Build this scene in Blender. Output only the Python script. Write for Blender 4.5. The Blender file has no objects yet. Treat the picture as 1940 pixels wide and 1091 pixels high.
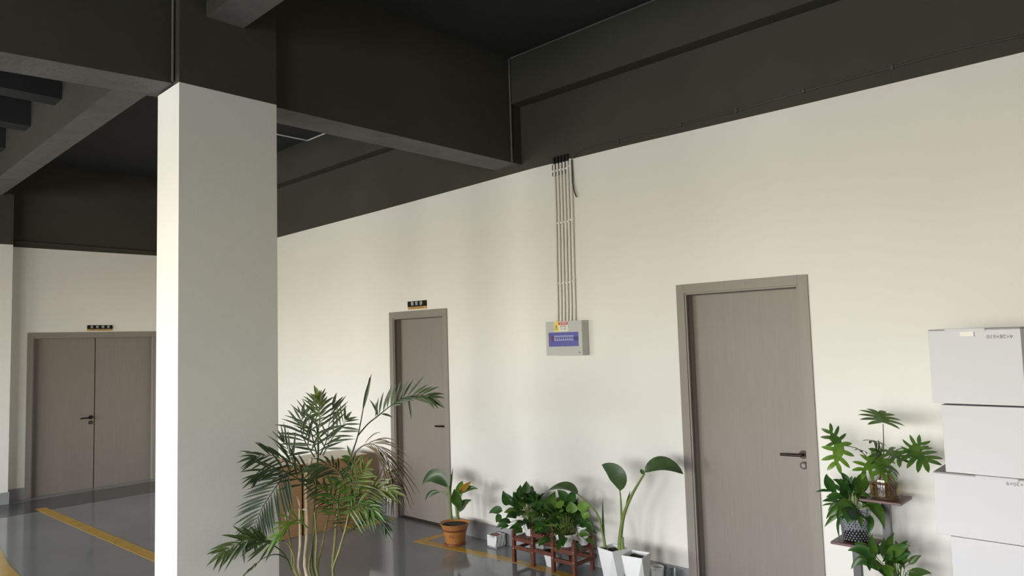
import bpy, math, random
import numpy as np
from mathutils import Vector

SC = bpy.context.scene
COL = SC.collection

# ------------------------------------------------------------------ camera
EYE = Vector((0.0, 0.0, 1.77))
FPX = 1342.65
def camera_axes(pitch, roll, yaw):
    cp, sp = math.cos(pitch), math.sin(pitch)
    F = Vector((math.sin(yaw) * cp, math.cos(yaw) * cp, sp))
    R = Vector((math.cos(yaw), -math.sin(yaw), 0))
    D = -R.cross(F)
    c, s = math.cos(roll), math.sin(roll)
    return c * R + s * D, -s * R + c * D, F
AX, AY, AZ = camera_axes(math.radians(4.14766), math.radians(1.70341), math.radians(46.69441))
cam_data = bpy.data.cameras.new('camera')
cam_data.sensor_width = 36
cam_data.lens = 36 * FPX / 1940
cam_data.clip_start = 0.05
cam_data.clip_end = 200
cam = bpy.data.objects.new('camera', cam_data)
COL.objects.link(cam)
from mathutils import Matrix
cam.matrix_world = Matrix((
    (AX.x, -AY.x, -AZ.x, EYE.x),
    (AX.y, -AY.y, -AZ.y, EYE.y),
    (AX.z, -AY.z, -AZ.z, EYE.z),
    (0, 0, 0, 1)))
SC.camera = cam

# survey helpers: a sight line read off the photograph, met with a plane of the room
def sight(px, py):
    return AX * ((px - 970) / FPX) + AY * ((py - 545.5) / FPX) + AZ
def at_x(px, py, X):
    r = sight(px, py); return EYE + r * (X / r.x)
def at_y(px, py, Y):
    r = sight(px, py); return EYE + r * (Y / r.y)
def at_z(px, py, Z):
    r = sight(px, py); return EYE + r * ((Z - EYE.z) / r.z)
def at_d(px, py, d):
    return EYE + sight(px, py) * d

# ------------------------------------------------------------------ world, daylight, exposure
world = bpy.data.worlds.new('world')
SC.world = world
world.use_nodes = True
wnt = world.node_tree
wbg = wnt.nodes['Background']
wtc = wnt.nodes.new('ShaderNodeTexCoord'); wsx = wnt.nodes.new('ShaderNodeSeparateXYZ')
wmr = wnt.nodes.new('ShaderNodeMapRange'); wrp = wnt.nodes.new('ShaderNodeValToRGB')
wmr.inputs['From Min'].default_value = -0.5; wmr.inputs['From Max'].default_value = 0.5
for p_, c_ in ((0.0, (0.16, 0.145, 0.08, 1)), (0.30, (0.34, 0.30, 0.18, 1)), (0.48, (0.53, 0.488, 0.335, 1)), (0.53, (0.92, 0.92, 0.88, 1)), (0.62, (0.97, 0.98, 1.0, 1)), (0.80, (0.60, 0.62, 0.64, 1)), (1.0, (0.40, 0.42, 0.45, 1))):
    e_ = wrp.color_ramp.elements.new(p_) if p_ not in (0.0, 1.0) else wrp.color_ramp.elements[int(p_)]
    e_.color = c_
wnt.links.new(wtc.outputs['Generated'], wsx.inputs[0]); wnt.links.new(wsx.outputs['Z'], wmr.inputs['Value'])
wnt.links.new(wmr.outputs['Result'], wrp.inputs['Fac']); wnt.links.new(wrp.outputs['Color'], wbg.inputs['Color'])
wbg.inputs['Strength'].default_value = 28.5
SC.view_settings.view_transform = 'Standard'
SC.view_settings.look = 'None'
SC.view_settings.exposure = 0.0
SC.view_settings.gamma = 1.0
SC.view_settings.use_curve_mapping = False
SC.cycles.transparent_max_bounces = 32
# bays of the left wall through which sky and ground light the hall: (y0, y1, z0, z1)
WIN_X = -6.0
BAYS = [(-1.7, 0.8, 0.7, 2.9), (1.5, 3.8, 0.7, 2.9), (4.7, 7.1, 0.7, 2.9), (7.7, 9.6, 0.7, 2.9)]
for k, (y0, y1, z0, z1) in enumerate(BAYS):
    ld = bpy.data.lights.new('window_portal', 'AREA')
    ld.shape = 'RECTANGLE'; ld.size = z1 - z0; ld.size_y = y1 - y0
    ld.cycles.is_portal = True
    lo = bpy.data.objects.new('window_portal', ld)
    COL.objects.link(lo)
    lo.location = (WIN_X - 0.22, (y0 + y1) / 2, (z0 + z1) / 2)
    lo.rotation_euler = (0, math.radians(-90), 0)

# ------------------------------------------------------------------ object helpers
def tag(o, label=None, cat=None, group=None, kind=None):
    if label: o['label'] = label
    if cat: o['category'] = cat
    if group: o['group'] = group
    if kind: o['kind'] = kind
    return o
def thing(name, loc, label=None, cat=None, group=None, kind=None):
    o = bpy.data.objects.new(name, None)
    o.empty_display_size = 0.1
    COL.objects.link(o)
    o.location = Vector(loc)
    return tag(o, label, cat, group, kind)

class MB:
    """collects geometry in world coordinates, links it as one mesh object"""
    def __init__(s):
        s.v = []; s.f = []; s.m = []; s.mat = 0
    def face(s, pts, mat=None):
        i = len(s.v); s.v += [tuple(p) for p in pts]
        s.f.append(tuple(range(i, i + len(pts)))); s.m.append(s.mat if mat is None else mat)
    def add(s, verts, faces):
        i = len(s.v); s.v += [tuple(p) for p in verts]
        for f in faces:
            s.f.append(tuple(i + k for k in f)); s.m.append(s.mat)
        return s
    def hexa(s, a, b):
        """a: four bottom corners ccw seen from above, b: the four top ones"""
        return s.add(list(a) + list(b), [(3, 2, 1, 0), (4, 5, 6, 7), (0, 1, 5, 4), (1, 2, 6, 5), (2, 3, 7, 6), (3, 0, 4, 7)])
    def box(s, x0, x1, y0, y1, z0, z1):
        c = [(x0, y0), (x1, y0), (x1, y1), (x0, y1)]
        return s.hexa([(x, y, z0) for x, y in c], [(x, y, z1) for x, y in c])
    def obox(s, c, u, v, w, hu, hv, hw):
        c, u, v, w = Vector(c), Vector(u).normalized(), Vector(v).normalized(), Vector(w).normalized()
        q = [(-1, -1), (1, -1), (1, 1), (-1, 1)]
        return s.hexa([c + u * a * hu + v * b * hv - w * hw for a, b in q], [c + u * a * hu + v * b * hv + w * hw for a, b in q])
    def tube(s, pts, rad, n=8, cap=True):
        pts = [Vector(p) for p in pts]
        if not hasattr(rad, '__len__'): rad = [rad] * len(pts)
        rings = []; ref = None
        for i, p in enumerate(pts):
            t = (pts[min(i + 1, len(pts) - 1)] - pts[max(i - 1, 0)]).normalized()
            if ref is None:
                ref = t.orthogonal().normalized()
            ref = (ref - t * ref.dot(t)).normalized()
            b = t.cross(ref)
            rings.append([p + (ref * math.cos(2 * math.pi * k / n) + b * math.sin(2 * math.pi * k / n)) * rad[i] for k in range(n)])
        vs = [q for r in rings for q in r]; fs = []
        for i in range(len(pts) - 1):
            for k in range(n):
                fs.append((i * n + k, i * n + (k + 1) % n, (i + 1) * n + (k + 1) % n, (i + 1) * n + k))
        if cap:
            fs.append(tuple(reversed(range(n)))); fs.append(tuple(range((len(pts) - 1) * n, len(pts) * n)))
        return s.add(vs, fs)
    def lathe(s, c, prof, n=32, closed=False):
        c = Vector(c); vs = []; fs = []
        for r, z in prof:
            for k in range(n):
                a = 2 * math.pi * k / n
                vs.append(c + Vector((r * math.cos(a), r * math.sin(a), z)))
        for i in range(len(prof) - 1):
            for k in range(n):
                fs.append((i * n + k, i * n + (k + 1) % n, (i + 1) * n + (k + 1) % n, (i + 1) * n + k))
        if prof[0][0] > 1e-5: fs.append(tuple(reversed(range(n))))
        if closed: fs.append(tuple(range((len(prof) - 1) * n, len(prof) * n)))
        return s.add(vs, fs)
    def build(s, name, mats, parent=None, smooth=None, bevel=0, **tags):
        me = bpy.data.meshes.new(name)
        origin = Vector(parent_loc(parent)) if parent else Vector((0, 0, 0))
        base = origin
        if parent is None and s.v:
            xs = np.array(s.v); lo = xs.min(0); hi = xs.max(0)
            base = Vector(((lo[0] + hi[0]) / 2, (lo[1] + hi[1]) / 2, lo[2]))
        me.from_pydata([tuple(Vector(p) - base) for p in s.v], [], s.f)
        if not isinstance(mats, (list, tuple)): mats = [mats]
        for m in mats: me.materials.append(m)
        me.polygons.foreach_set('material_index', s.m)
        me.update()
        if smooth is not None:
            me.shade_smooth()
            try: me.set_sharp_from_angle(angle=math.radians(smooth))
            except Exception: pass
        o = bpy.data.objects.new(name, me)
        COL.objects.link(o)
        if parent: o.parent = parent
        else: o.location = base
        if bevel:
            w = o.modifiers.new('weld', 'WELD'); w.merge_threshold = 0.0001
            b = o.modifiers.new('bevel', 'BEVEL'); b.width = bevel; b.segments = 2; b.limit_method = 'ANGLE'; b.angle_limit = math.radians(35)
        return tag(o, tags.get('label'), tags.get('cat'), tags.get('group'), tags.get('kind'))
def parent_loc(p):
    v = Vector(p.location)
    q = p.parent
    while q: v = v + Vector(q.location); q = q.parent
    return v

def text_mesh(name, body, size, origin, right, up, mat, parent, depth=0.0012, align='CENTER'):
    """lettering lying on a surface: origin is the middle of the line"""
    cu = bpy.data.curves.new(name, 'FONT')
    cu.body = body; cu.size = size; cu.align_x = align; cu.align_y = 'CENTER'; cu.extrude = depth; cu.resolution_u = 3
    to = bpy.data.objects.new(name, cu)
    COL.objects.link(to)
    dg = bpy.context.evaluated_depsgraph_get()
    me = bpy.data.meshes.new_from_object(to.evaluated_get(dg))
    bpy.data.objects.remove(to)
    right, up = Vector(right).normalized(), Vector(up).normalized()
    nrm = right.cross(up)
    base = parent_loc(parent)
    for v in me.vertices:
        v.co = Vector(origin) + right * v.co.x + up * v.co.y + nrm * v.co.z - base
    me.materials.clear(); me.materials.append(mat)
    o = bpy.data.objects.new(name, me); COL.objects.link(o); o.parent = parent
    return o

# ------------------------------------------------------------------ materials
def material(name, col, rough=0.6, metal=0.0, spec=0.5, var=0.0, scale=8.0, bump=0.0, bscale=30.0, stretch=None, coat=0.0, trans=0.0, sheen=0.0, sss=0.0):
    m = bpy.data.materials.new(name); m.use_nodes = True
    nt = m.node_tree; b = nt.nodes['Principled BSDF']
    b.inputs['Base Color'].default_value = (*col, 1)
    b.inputs['Roughness'].default_value = rough
    b.inputs['Metallic'].default_value = metal
    b.inputs['Specular IOR Level'].default_value = spec
    b.inputs['Coat Weight'].default_value = coat
    b.inputs['Transmission Weight'].default_value = trans
    tc = nt.nodes.new('ShaderNodeTexCoord')
    src = tc.outputs['Object']
    if stretch:
        mp = nt.nodes.new('ShaderNodeMapping'); mp.inputs['Scale'].default_value = stretch
        nt.links.new(src, mp.inputs['Vector']); src = mp.outputs['Vector']
    if var:
        no = nt.nodes.new('ShaderNodeTexNoise'); no.inputs['Scale'].default_value = scale; no.inputs['Detail'].default_value = 5
        nt.links.new(src, no.inputs['Vector'])
        rp = nt.nodes.new('ShaderNodeValToRGB')
        rp.color_ramp.elements[0].position = 0.3; rp.color_ramp.elements[1].position = 0.7
        rp.color_ramp.elements[0].color = (*[max(0, c * (1 - var)) for c in col], 1)
        rp.color_ramp.elements[1].color = (*[min(1, c * (1 + var)) for c in col], 1)
        nt.links.new(no.outputs['Fac'], rp.inputs['Fac']); nt.links.new(rp.outputs['Color'], b.inputs['Base Color'])
    if bump:
        n2 = nt.nodes.new('ShaderNodeTexNoise'); n2.inputs['Scale'].default_value = bscale; n2.inputs['Detail'].default_value = 3
        nt.links.new(src, n2.inputs['Vector'])
        bp = nt.nodes.new('ShaderNodeBump'); bp.inputs['Strength'].default_value = bump; bp.inputs['Distance'].default_value = 0.01
        nt.links.new(n2.outputs['Fac'], bp.inputs['Height']); nt.links.new(bp.outputs['Normal'], b.inputs['Normal'])
    return m
def leaf_material(name, col, col2, rough=0.35):
    """leaf: two greens mottled, a little light let through"""
    m = material(name, col, rough, var=0.0)
    nt = m.node_tree; b = nt.nodes['Principled BSDF']; out = nt.nodes['Material Output']
    tc = nt.nodes.new('ShaderNodeTexCoord'); no = nt.nodes.new('ShaderNodeTexNoise')
    no.inputs['Scale'].default_value = 14; no.inputs['Detail'].default_value = 3
    nt.links.new(tc.outputs['Object'], no.inputs['Vector'])
    rp = nt.nodes.new('ShaderNodeValToRGB'); rp.color_ramp.elements[0].position = 0.35; rp.color_ramp.elements[1].position = 0.65
    rp.color_ramp.elements[0].color = (*col, 1); rp.color_ramp.elements[1].color = (*col2, 1)
    nt.links.new(no.outputs['Fac'], rp.inputs['Fac']); nt.links.new(rp.outputs['Color'], b.inputs['Base Color'])
    tr = nt.nodes.new('ShaderNodeBsdfTranslucent'); mx = nt.nodes.new('ShaderNodeMixShader'); mx.inputs[0].default_value = 0.22
    nt.links.new(rp.outputs['Color'], tr.inputs['Color'])
    nt.links.new(b.outputs[0], mx.inputs[1]); nt.links.new(tr.outputs[0], mx.inputs[2]); nt.links.new(mx.outputs[0], out.inputs['Surface'])
    return m
def glass_material(name, col, gloss=0.12, rough=0.03):
    """thin clear glass: mostly see-through, a film of reflection"""
    m = bpy.data.materials.new(name); m.use_nodes = True
    nt = m.node_tree; nt.nodes.remove(nt.nodes['Principled BSDF']); out = nt.nodes['Material Output']
    t = nt.nodes.new('ShaderNodeBsdfTransparent'); t.inputs[0].default_value = (*col, 1)
    g = nt.nodes.new('ShaderNodeBsdfGlossy'); g.inputs['Roughness'].default_value = rough
    fr = nt.nodes.new('ShaderNodeFresnel'); fr.inputs[0].default_value = 1.45
    ad = nt.nodes.new('ShaderNodeMath'); ad.operation = 'ADD'; ad.inputs[1].default_value = gloss * 0.5
    mx = nt.nodes.new('ShaderNodeMixShader')
    sc_ = nt.nodes.new('ShaderNodeMath'); sc_.operation = 'MULTIPLY'; sc_.inputs[1].default_value = 0.45; nt.links.new(fr.outputs[0], sc_.inputs[0]); nt.links.new(sc_.outputs[0], ad.inputs[0]); nt.links.new(ad.outputs[0], mx.inputs[0])
    nt.links.new(t.outputs[0], mx.inputs[1]); nt.links.new(g.outputs[0], mx.inputs[2]); nt.links.new(mx.outputs[0], out.inputs['Surface'])
    return m

def marble_material(name):
    m = material(name, (0.8, 0.8, 0.79), 0.3)
    nt = m.node_tree; b = nt.nodes['Principled BSDF']
    tc = nt.nodes.new('ShaderNodeTexCoord'); w = nt.nodes.new('ShaderNodeTexWave')
    w.inputs['Scale'].default_value = 6; w.inputs['Distortion'].default_value = 9; w.inputs['Detail'].default_value = 3
    rp = nt.nodes.new('ShaderNodeValToRGB'); rp.color_ramp.elements[0].position = 0.0; rp.color_ramp.elements[1].position = 0.22
    rp.color_ramp.elements[0].color = (0.25, 0.25, 0.26, 1); rp.color_ramp.elements[1].color = (0.8, 0.8, 0.79, 1)
    nt.links.new(tc.outputs['Object'], w.inputs['Vector']); nt.links.new(w.outputs['Fac'], rp.inputs['Fac']); nt.links.new(rp.outputs['Color'], b.inputs['Base Color'])
    return m
def floor_material():
    m = material('grey_epoxy', (0.25, 0.265, 0.28), 0.16, var=0.10, scale=1.3, bump=0.30, bscale=1.8)
    nt = m.node_tree; b = nt.nodes['Principled BSDF']
    tc = nt.nodes.new('ShaderNodeTexCoord'); mp = nt.nodes.new('ShaderNodeMapping'); mp.inputs['Scale'].default_value = (2.0, 7.0, 1)
    mp.inputs['Rotation'].default_value = (0, 0, math.radians(-40))
    no = nt.nodes.new('ShaderNodeTexNoise'); no.inputs['Scale'].default_value = 2.0; no.inputs['Detail'].default_value = 4
    mr = nt.nodes.new('ShaderNodeMapRange'); mr.inputs['To Min'].default_value = 0.03; mr.inputs['To Max'].default_value = 0.17
    nt.links.new(tc.outputs['Object'], mp.inputs['Vector']); nt.links.new(mp.outputs['Vector'], no.inputs['Vector'])
    nt.links.new(no.outputs['Fac'], mr.inputs['Value']); nt.links.new(mr.outputs['Result'], b.inputs['Roughness'])
    return m

M = {}
M['white'] = material('white_wall_paint', (0.79, 0.769, 0.712), 0.75, var=0.02, scale=1.5, bump=0.06, bscale=60)
M['dark'] = material('dark_olive_paint', (0.046, 0.043, 0.029), 0.85, var=0.10, scale=2.0, bump=0.25, bscale=14)
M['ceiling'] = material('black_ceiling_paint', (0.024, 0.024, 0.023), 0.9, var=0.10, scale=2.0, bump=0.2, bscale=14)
M['soffit'] = material('bounce_lit_grey_paint', (0.125, 0.12, 0.108), 0.85, var=0.14, scale=5.0, bump=0.4, bscale=20)  # beam paint lightened by bounced floor light, put into colour; also grey conduits
M['floor'] = floor_material()
M['yellow'] = material('yellow_floor_paint', (0.56, 0.33, 0.035), 0.22, var=0.10, scale=9, bump=0.04, bscale=4)
M['border'] = material('dark_floor_border_paint', (0.075, 0.08, 0.092), 0.2, var=0.08, scale=3, bump=0.05, bscale=3)
M['skirting'] = material('grey_skirting_paint', (0.30, 0.30, 0.31), 0.4, var=0.06, scale=10)
M['door'] = material('taupe_wood_laminate', (0.235, 0.207, 0.175), 0.5, var=0.05, scale=3, stretch=(40, 40, 1.0))
M['door_edge'] = material('taupe_frame_laminate', (0.25, 0.222, 0.188), 0.5, var=0.04, scale=3, stretch=(30, 30, 1.0))
M['rubber'] = material('dark_seal', (0.05, 0.043, 0.036), 0.7)
M['bronze'] = material('dark_bronze_metal', (0.035, 0.027, 0.023), 0.35, metal=0.8)
M['steel'] = material('brushed_steel', (0.14, 0.13, 0.125), 0.4, metal=0.6)
M['black'] = material('black_plate', (0.008, 0.006, 0.005), 0.6, spec=0.2)
M['gold'] = material('gold_plate', (0.58, 0.36, 0.13), 0.4, metal=0.3)
M['letter'] = material('silver_lettering', (0.75, 0.75, 0.74), 0.4)
M['pipe'] = material('white_conduit_plastic', (0.80, 0.77, 0.70), 0.5)
M['tape'] = material('black_tape_and_shadow', (0.012, 0.012, 0.011), 0.7)  # taped conduit ends, and the painted shadow lines beside them
M['cable'] = material('dark_cable', (0.06, 0.055, 0.045), 0.6)
M['grey_plastic'] = material('light_grey_plastic', (0.50, 0.50, 0.46), 0.45)
M['grey_plastic_side'] = M['grey_plastic']
M['blue_cover'] = material('blue_window_cover', (0.075, 0.07, 0.34), 0.2)
M['breaker'] = material('breaker_blue_grey', (0.30, 0.31, 0.58), 0.4)
M['breaker_dark'] = material('breaker_dark_blue', (0.02, 0.02, 0.16), 0.4)
M['breaker_red'] = material('breaker_maroon', (0.11, 0.012, 0.06), 0.4)
M['sticker'] = material('sticker_paper', (0.80, 0.75, 0.68), 0.5)
M['sticker_yellow'] = material('sticker_yellow', (0.83, 0.68, 0.13), 0.5)
M['sticker_red'] = material('sticker_red', (0.55, 0.05, 0.05), 0.5)
M['ink'] = material('dark_ink', (0.20, 0.18, 0.17), 0.7)
M['ink_brown'] = material('brown_ink', (0.22, 0.13, 0.02), 0.7)
M['carton'] = material('white_carton', (0.62, 0.607, 0.615), 0.6, var=0.015, scale=3)
M['carton_edge'] = material('grey_carton_edge', (0.30, 0.29, 0.28), 0.8)
M['kraft'] = material('brown_cardboard', (0.36, 0.205, 0.095), 0.75, var=0.05, scale=6)
M['kraft_lit_top'] = material('lit_cardboard_top', (0.62, 0.53, 0.40), 0.4)  # cardboard tops made paler, the light falling on them put into the colour
M['terracotta'] = material('terracotta_plastic', (0.44, 0.185, 0.055), 0.5, var=0.06, scale=12)
M['terracotta_dark'] = material('dark_terracotta_plastic', (0.20, 0.055, 0.025), 0.5)
M['soil'] = material('potting_soil', (0.045, 0.027, 0.018), 0.95, var=0.6, scale=60, bump=1.0, bscale=80)
M['white_pot'] = material('white_glazed_plastic', (0.74, 0.75, 0.72), 0.35)
M['matte_pot'] = material('matte_white_ceramic', (0.82, 0.82, 0.82), 0.55)
M['marble'] = marble_material('white_veined_marble')
M['wood'] = material('red_brown_stained_wood', (0.12, 0.032, 0.016), 0.4, var=0.35, scale=6, stretch=(20, 20, 2.0))
M['screw'] = material('pale_screw_plug', (0.65, 0.45, 0.32), 0.4)
M['shelf_wood'] = material('dark_rosewood', (0.115, 0.05, 0.045), 0.4, var=0.2, scale=10)
M['post_metal'] = material('charcoal_metal', (0.09, 0.088, 0.09), 0.45, metal=0.4)
M['glass'] = glass_material('clear_glass', (0.90, 0.93, 0.92))
M['cut_glass'] = glass_material('cut_grey_glass', (0.62, 0.66, 0.70), gloss=0.25, rough=0.15)
M['cut_facet'] = material('cut_glass_facets', (0.17, 0.185, 0.20), 0.5, spec=0.35)
M['water'] = glass_material('brown_root_water', (0.80, 0.66, 0.45), gloss=0.05)
M['root'] = material('brown_roots', (0.16, 0.085, 0.03), 0.8)
M['leaf_dark'] = leaf_material('dark_green_leaf', (0.020, 0.068, 0.012), (0.040, 0.115, 0.018))
M['leaf_mid'] = leaf_material('mid_green_leaf', (0.040, 0.098, 0.014), (0.078, 0.150, 0.022))
M['leaf_light'] = leaf_material('light_green_leaf', (0.10, 0.21, 0.025), (0.16, 0.28, 0.035))
M['leaf_grey'] = leaf_material('grey_green_leaf', (0.055, 0.095, 0.038), (0.075, 0.13, 0.045))
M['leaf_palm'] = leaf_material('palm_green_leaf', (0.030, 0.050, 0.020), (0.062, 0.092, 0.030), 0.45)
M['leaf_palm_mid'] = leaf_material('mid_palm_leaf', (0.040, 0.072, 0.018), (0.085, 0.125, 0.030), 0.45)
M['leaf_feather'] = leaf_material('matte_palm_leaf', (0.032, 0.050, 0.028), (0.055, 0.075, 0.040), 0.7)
M['leaf_palm_bright'] = leaf_material('bright_palm_leaf', (0.085, 0.115, 0.022), (0.15, 0.19, 0.035), 0.45)  # brighter green of some crown and middle fronds
M['leaf_dry'] = leaf_material('dry_palm_leaf', (0.10, 0.075, 0.035), (0.16, 0.11, 0.05), 0.6)
M['leaf_orange'] = leaf_material('yellowing_leaf', (0.45, 0.20, 0.02), (0.25, 0.2, 0.03))
M['stem_green'] = material('green_stem', (0.16, 0.21, 0.05), 0.5, var=0.2, scale=12)
M['stem_dark'] = material('dark_stem', (0.06, 0.075, 0.03), 0.5, var=0.2, scale=12)
M['cane_pale'] = material('pale_dry_cane', (0.52, 0.42, 0.29), 0.6, var=0.2, scale=14)
M['cane_green'] = material('olive_cane', (0.19, 0.19, 0.065), 0.5, var=0.3, scale=14)
M['win_frame'] = material('grey_window_frame', (0.2, 0.2, 0.2), 0.4, metal=0.5)

# ------------------------------------------------------------------ room shell
WX = 4.5          # face of the long white wall
FY = 10.45        # face of the far wall
CZ = 4.2          # ceiling
X0, Y0 = -6.0, -6.0
b = MB(); b.box(X0 - 0.2, WX + 0.3, Y0 - 0.2, FY + 0.3, -0.2, 0.0); b.build('floor', M['floor'], kind='structure')
b = MB(); b.box(X0 - 0.2, WX + 0.3, Y0 - 0.2, FY + 0.3, CZ, CZ + 0.2); b.build('ceiling', M['ceiling'], kind='structure')

# doors in the long wall: outer edges of the casing (y0, y1, top)
DOORS = [(1.69, 2.62, 2.122), (5.10, 6.005, 2.086)]
CAS = 0.062
LINE = [(-6.0, 3.19), (0.5, 3.192), (1.7, 3.203), (3.0, 3.222), (3.96, 3.226), (4.9, 3.208), (6.2, 3.185), (8.4, 3.157), (10.45, 3.12)]
def line_z(y):
    return float(np.interp(y, [q[0] for q in LINE], [q[1] for q in LINE]))
b = MB()
ys = sorted(set([q[0] for q in LINE] + [d[0] + CAS for d in DOORS] + [d[1] - CAS for d in DOORS]))
for a, c in zip(ys[:-1], ys[1:]):
    zb = 0.0
    for d in DOORS:
        if a >= d[0] + CAS - 1e-6 and c <= d[1] - CAS + 1e-6: zb = d[2] - CAS
    za, zc = line_z(a), line_z(c)
    q = [(WX, a), (WX + 0.22, a), (WX + 0.22, c), (WX, c)]
    b.mat = 0; b.hexa([(x, y, zb) for x, y in q], [(x, y, za if y == a else zc) for x, y in q])
    b.mat = 1; b.hexa([(x, y, za if y == a else zc) for x, y in q], [(x, y, CZ) for x, y in q])
b.build('wall_right', [M['white'], M['dark']], kind='structure')

# far wall with the double door opening
FD = (2.275, 3.835, 2.03)
b = MB()
for x0, x1, z0 in ((X0, FD[0] + CAS, 0), (FD[0] + CAS, FD[1] - CAS, FD[2] - CAS), (FD[1] - CAS, WX, 0)):
    b.mat = 0; b.box(x0, x1, FY, FY + 0.22, z0, 3.095)
    b.mat = 1; b.box(x0, x1, FY, FY + 0.22, 3.095, CZ)
b.build('wall_far', [M['white'], M['dark']], kind='structure')
b = MB(); b.mat = 0; b.box(X0, WX, Y0 - 0.2, Y0, 0, 3.19); b.mat = 1; b.box(X0, WX, Y0 - 0.2, Y0, 3.19, CZ)
b.build('wall_near', [M['white'], M['dark']], kind='structure')
# glazed wall on the daylight side
b = MB()
edges = [Y0] + [e for q in BAYS for e in q[:2]] + [FY]
for k in range(0, len(edges), 2):
    b.mat = 0; b.box(X0 - 0.2, X0, edges[k], edges[k + 1], 0, 3.19); b.mat = 1; b.box(X0 - 0.2, X0, edges[k], edges[k + 1], 3.19, CZ)
for y0, y1, z0, z1 in BAYS:
    b.mat = 0; b.box(X0 - 0.2, X0, y0, y1, 0, z0); b.box(X0 - 0.2, X0, y0, y1, z1, 3.19); b.mat = 1; b.box(X0 - 0.2, X0, y0, y1, 3.19, CZ)
b.build('wall_left', [M['white'], M['dark']], kind='structure')
for k, (y0, y1, z0, z1) in enumerate(BAYS):
    r = thing('window_%d' % (k + 1), (X0 - 0.1, (y0 + y1) / 2, z0), kind='structure')
    f = MB()
    for ya, yb in ((y0, y0 + 0.06), (y1 - 0.06, y1)): f.box(X0 - 0.14, X0 - 0.06, ya, yb, z0, z1)
    for za, zb in ((z0, z0 + 0.06), (z1 - 0.06, z1)): f.box(X0 - 0.14, X0 - 0.06, y0 + 0.06, y1 - 0.06, za, zb)
    n = 2
    for j in range(1, n):
        y = y0 + (y1 - y0) * j / n; f.box(X0 - 0.13, X0 - 0.07, y - 0.025, y + 0.025, z0 + 0.06, z1 - 0.06)
    f.build('window_frame', M['win_frame'], r)

# beams: transverse beam through the column, secondary beams along the room, beam on the long wall
b = MB()
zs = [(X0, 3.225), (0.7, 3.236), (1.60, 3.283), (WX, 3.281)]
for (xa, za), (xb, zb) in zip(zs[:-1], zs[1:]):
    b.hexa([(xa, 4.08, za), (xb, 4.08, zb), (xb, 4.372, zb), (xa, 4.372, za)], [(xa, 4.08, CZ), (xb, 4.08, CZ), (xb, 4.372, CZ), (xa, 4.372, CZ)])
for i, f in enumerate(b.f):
    if i % 6 == 0: b.m[i] = 1  # undersides take the paint with bounced light in its colour
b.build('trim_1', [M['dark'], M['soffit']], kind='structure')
b = MB()
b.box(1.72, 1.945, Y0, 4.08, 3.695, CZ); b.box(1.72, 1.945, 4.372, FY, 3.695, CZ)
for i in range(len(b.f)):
    if i % 6 == 0: b.m[i] = 1  # underside again in the bounce-lightened colour
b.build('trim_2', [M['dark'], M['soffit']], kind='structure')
b = MB()
b.box(4.375, WX, Y0, 4.08, 3.79, CZ); b.box(4.375, WX, 4.372, FY, 3.79, CZ)
b.build('trim_3', [M['dark']], kind='structure')
for k, y in enumerate((5.75, 6.895, 7.92, 8.95)):
    b = MB(); b.box(X0, 1.72, y, y + 0.22, 3.955, CZ)
    b.build('trim_%d' % (k + 4), [M['ceiling']], kind='structure')
for k, y in enumerate((-1.6, 0.4, 2.4)):
    b = MB(); b.box(X0, 1.72, y, y + 0.22, 3.955, CZ)
    b.build('trim_%d' % (k + 8), [M['ceiling']], kind='structure')

# free standing column, its head painted dark
b = MB()
CX0, CX1, CY0, CY1 = 1.568, 2.157, 4.0, 4.31
b.mat = 0; b.box(CX0, CX1, CY0, CY1, 0, 3.268)
b.mat = 1; b.box(CX0, CX1, CY0, 4.08, 3.268, CZ)
b.build('column', [M['white'], M['dark']], kind='structure', label='white square column with dark painted head in the middle of the hall')
# half column against the far wall
b = MB(); b.mat = 0; b.box(1.45, 2.075, FY - 0.16, FY, 0, 3.10); b.mat = 1; b.box(1.45, 2.075, FY - 0.16, FY, 3.10, CZ)
b.build('pilaster', [M['white'], M['dark']], kind='structure')

# skirting
b = MB()
prev = Y0
for d in DOORS:
    b.box(WX - 0.012, WX, prev, d[0], 0, 0.14); prev = d[1]
b.box(WX - 0.012, WX, prev, FY, 0, 0.14)
b.build('baseboard_right', M['skirting'], kind='structure')
b = MB(); b.box(X0, 1.45, FY - 0.012, FY, 0, 0.14); b.box(2.075, FD[0], FY - 0.012, FY, 0, 0.14); b.box(FD[1], WX - 0.012, FY - 0.012, FY, 0, 0.14)
b.box(1.45, 2.087, FY - 0.172, FY - 0.16, 0, 0.14); b.box(2.075, 2.087, FY - 0.16, FY - 0.012, 0, 0.14)
b.build('baseboard_far', M['skirting'], kind='structure')

# painted border and yellow parking lines on the floor
b = MB(); b.box(0.6, WX - 0.02, 9.48, FY - 0.18, 0.0, 0.0015); b.build('trim_11', M['border'], kind='structure')
def floor_line(pts, width, label, zt=0.002):
    """a painted stripe mitred along a polyline on the floor"""
    pts = [Vector((p[0], p[1], 0)) for p in pts]; L = []; R = []
    for i, p in enumerate(pts):
        d0 = (p - pts[i - 1]).normalized() if i else (pts[1] - p).normalized()
        d1 = (pts[i + 1] - p).normalized() if i < len(pts) - 1 else d0
        n = Vector((-(d0 + d1).y, (d0 + d1).x, 0)).normalized()
        k = width / 2 / max(0.3, n.dot(Vector((-d0.y, d0.x, 0))))
        L.append(p + n * k); R.append(p - n * k)
    m = MB()
    for i in range(len(pts) - 1):
        q = [R[i], R[i + 1], L[i + 1], L[i]]
        m.hexa([(v.x, v.y, 0.0003) for v in q], [(v.x, v.y, zt) for v in q])
    return m.build('floor_line', M['yellow'], label=label, cat='floor marking', group='yellow parking lines')
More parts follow.
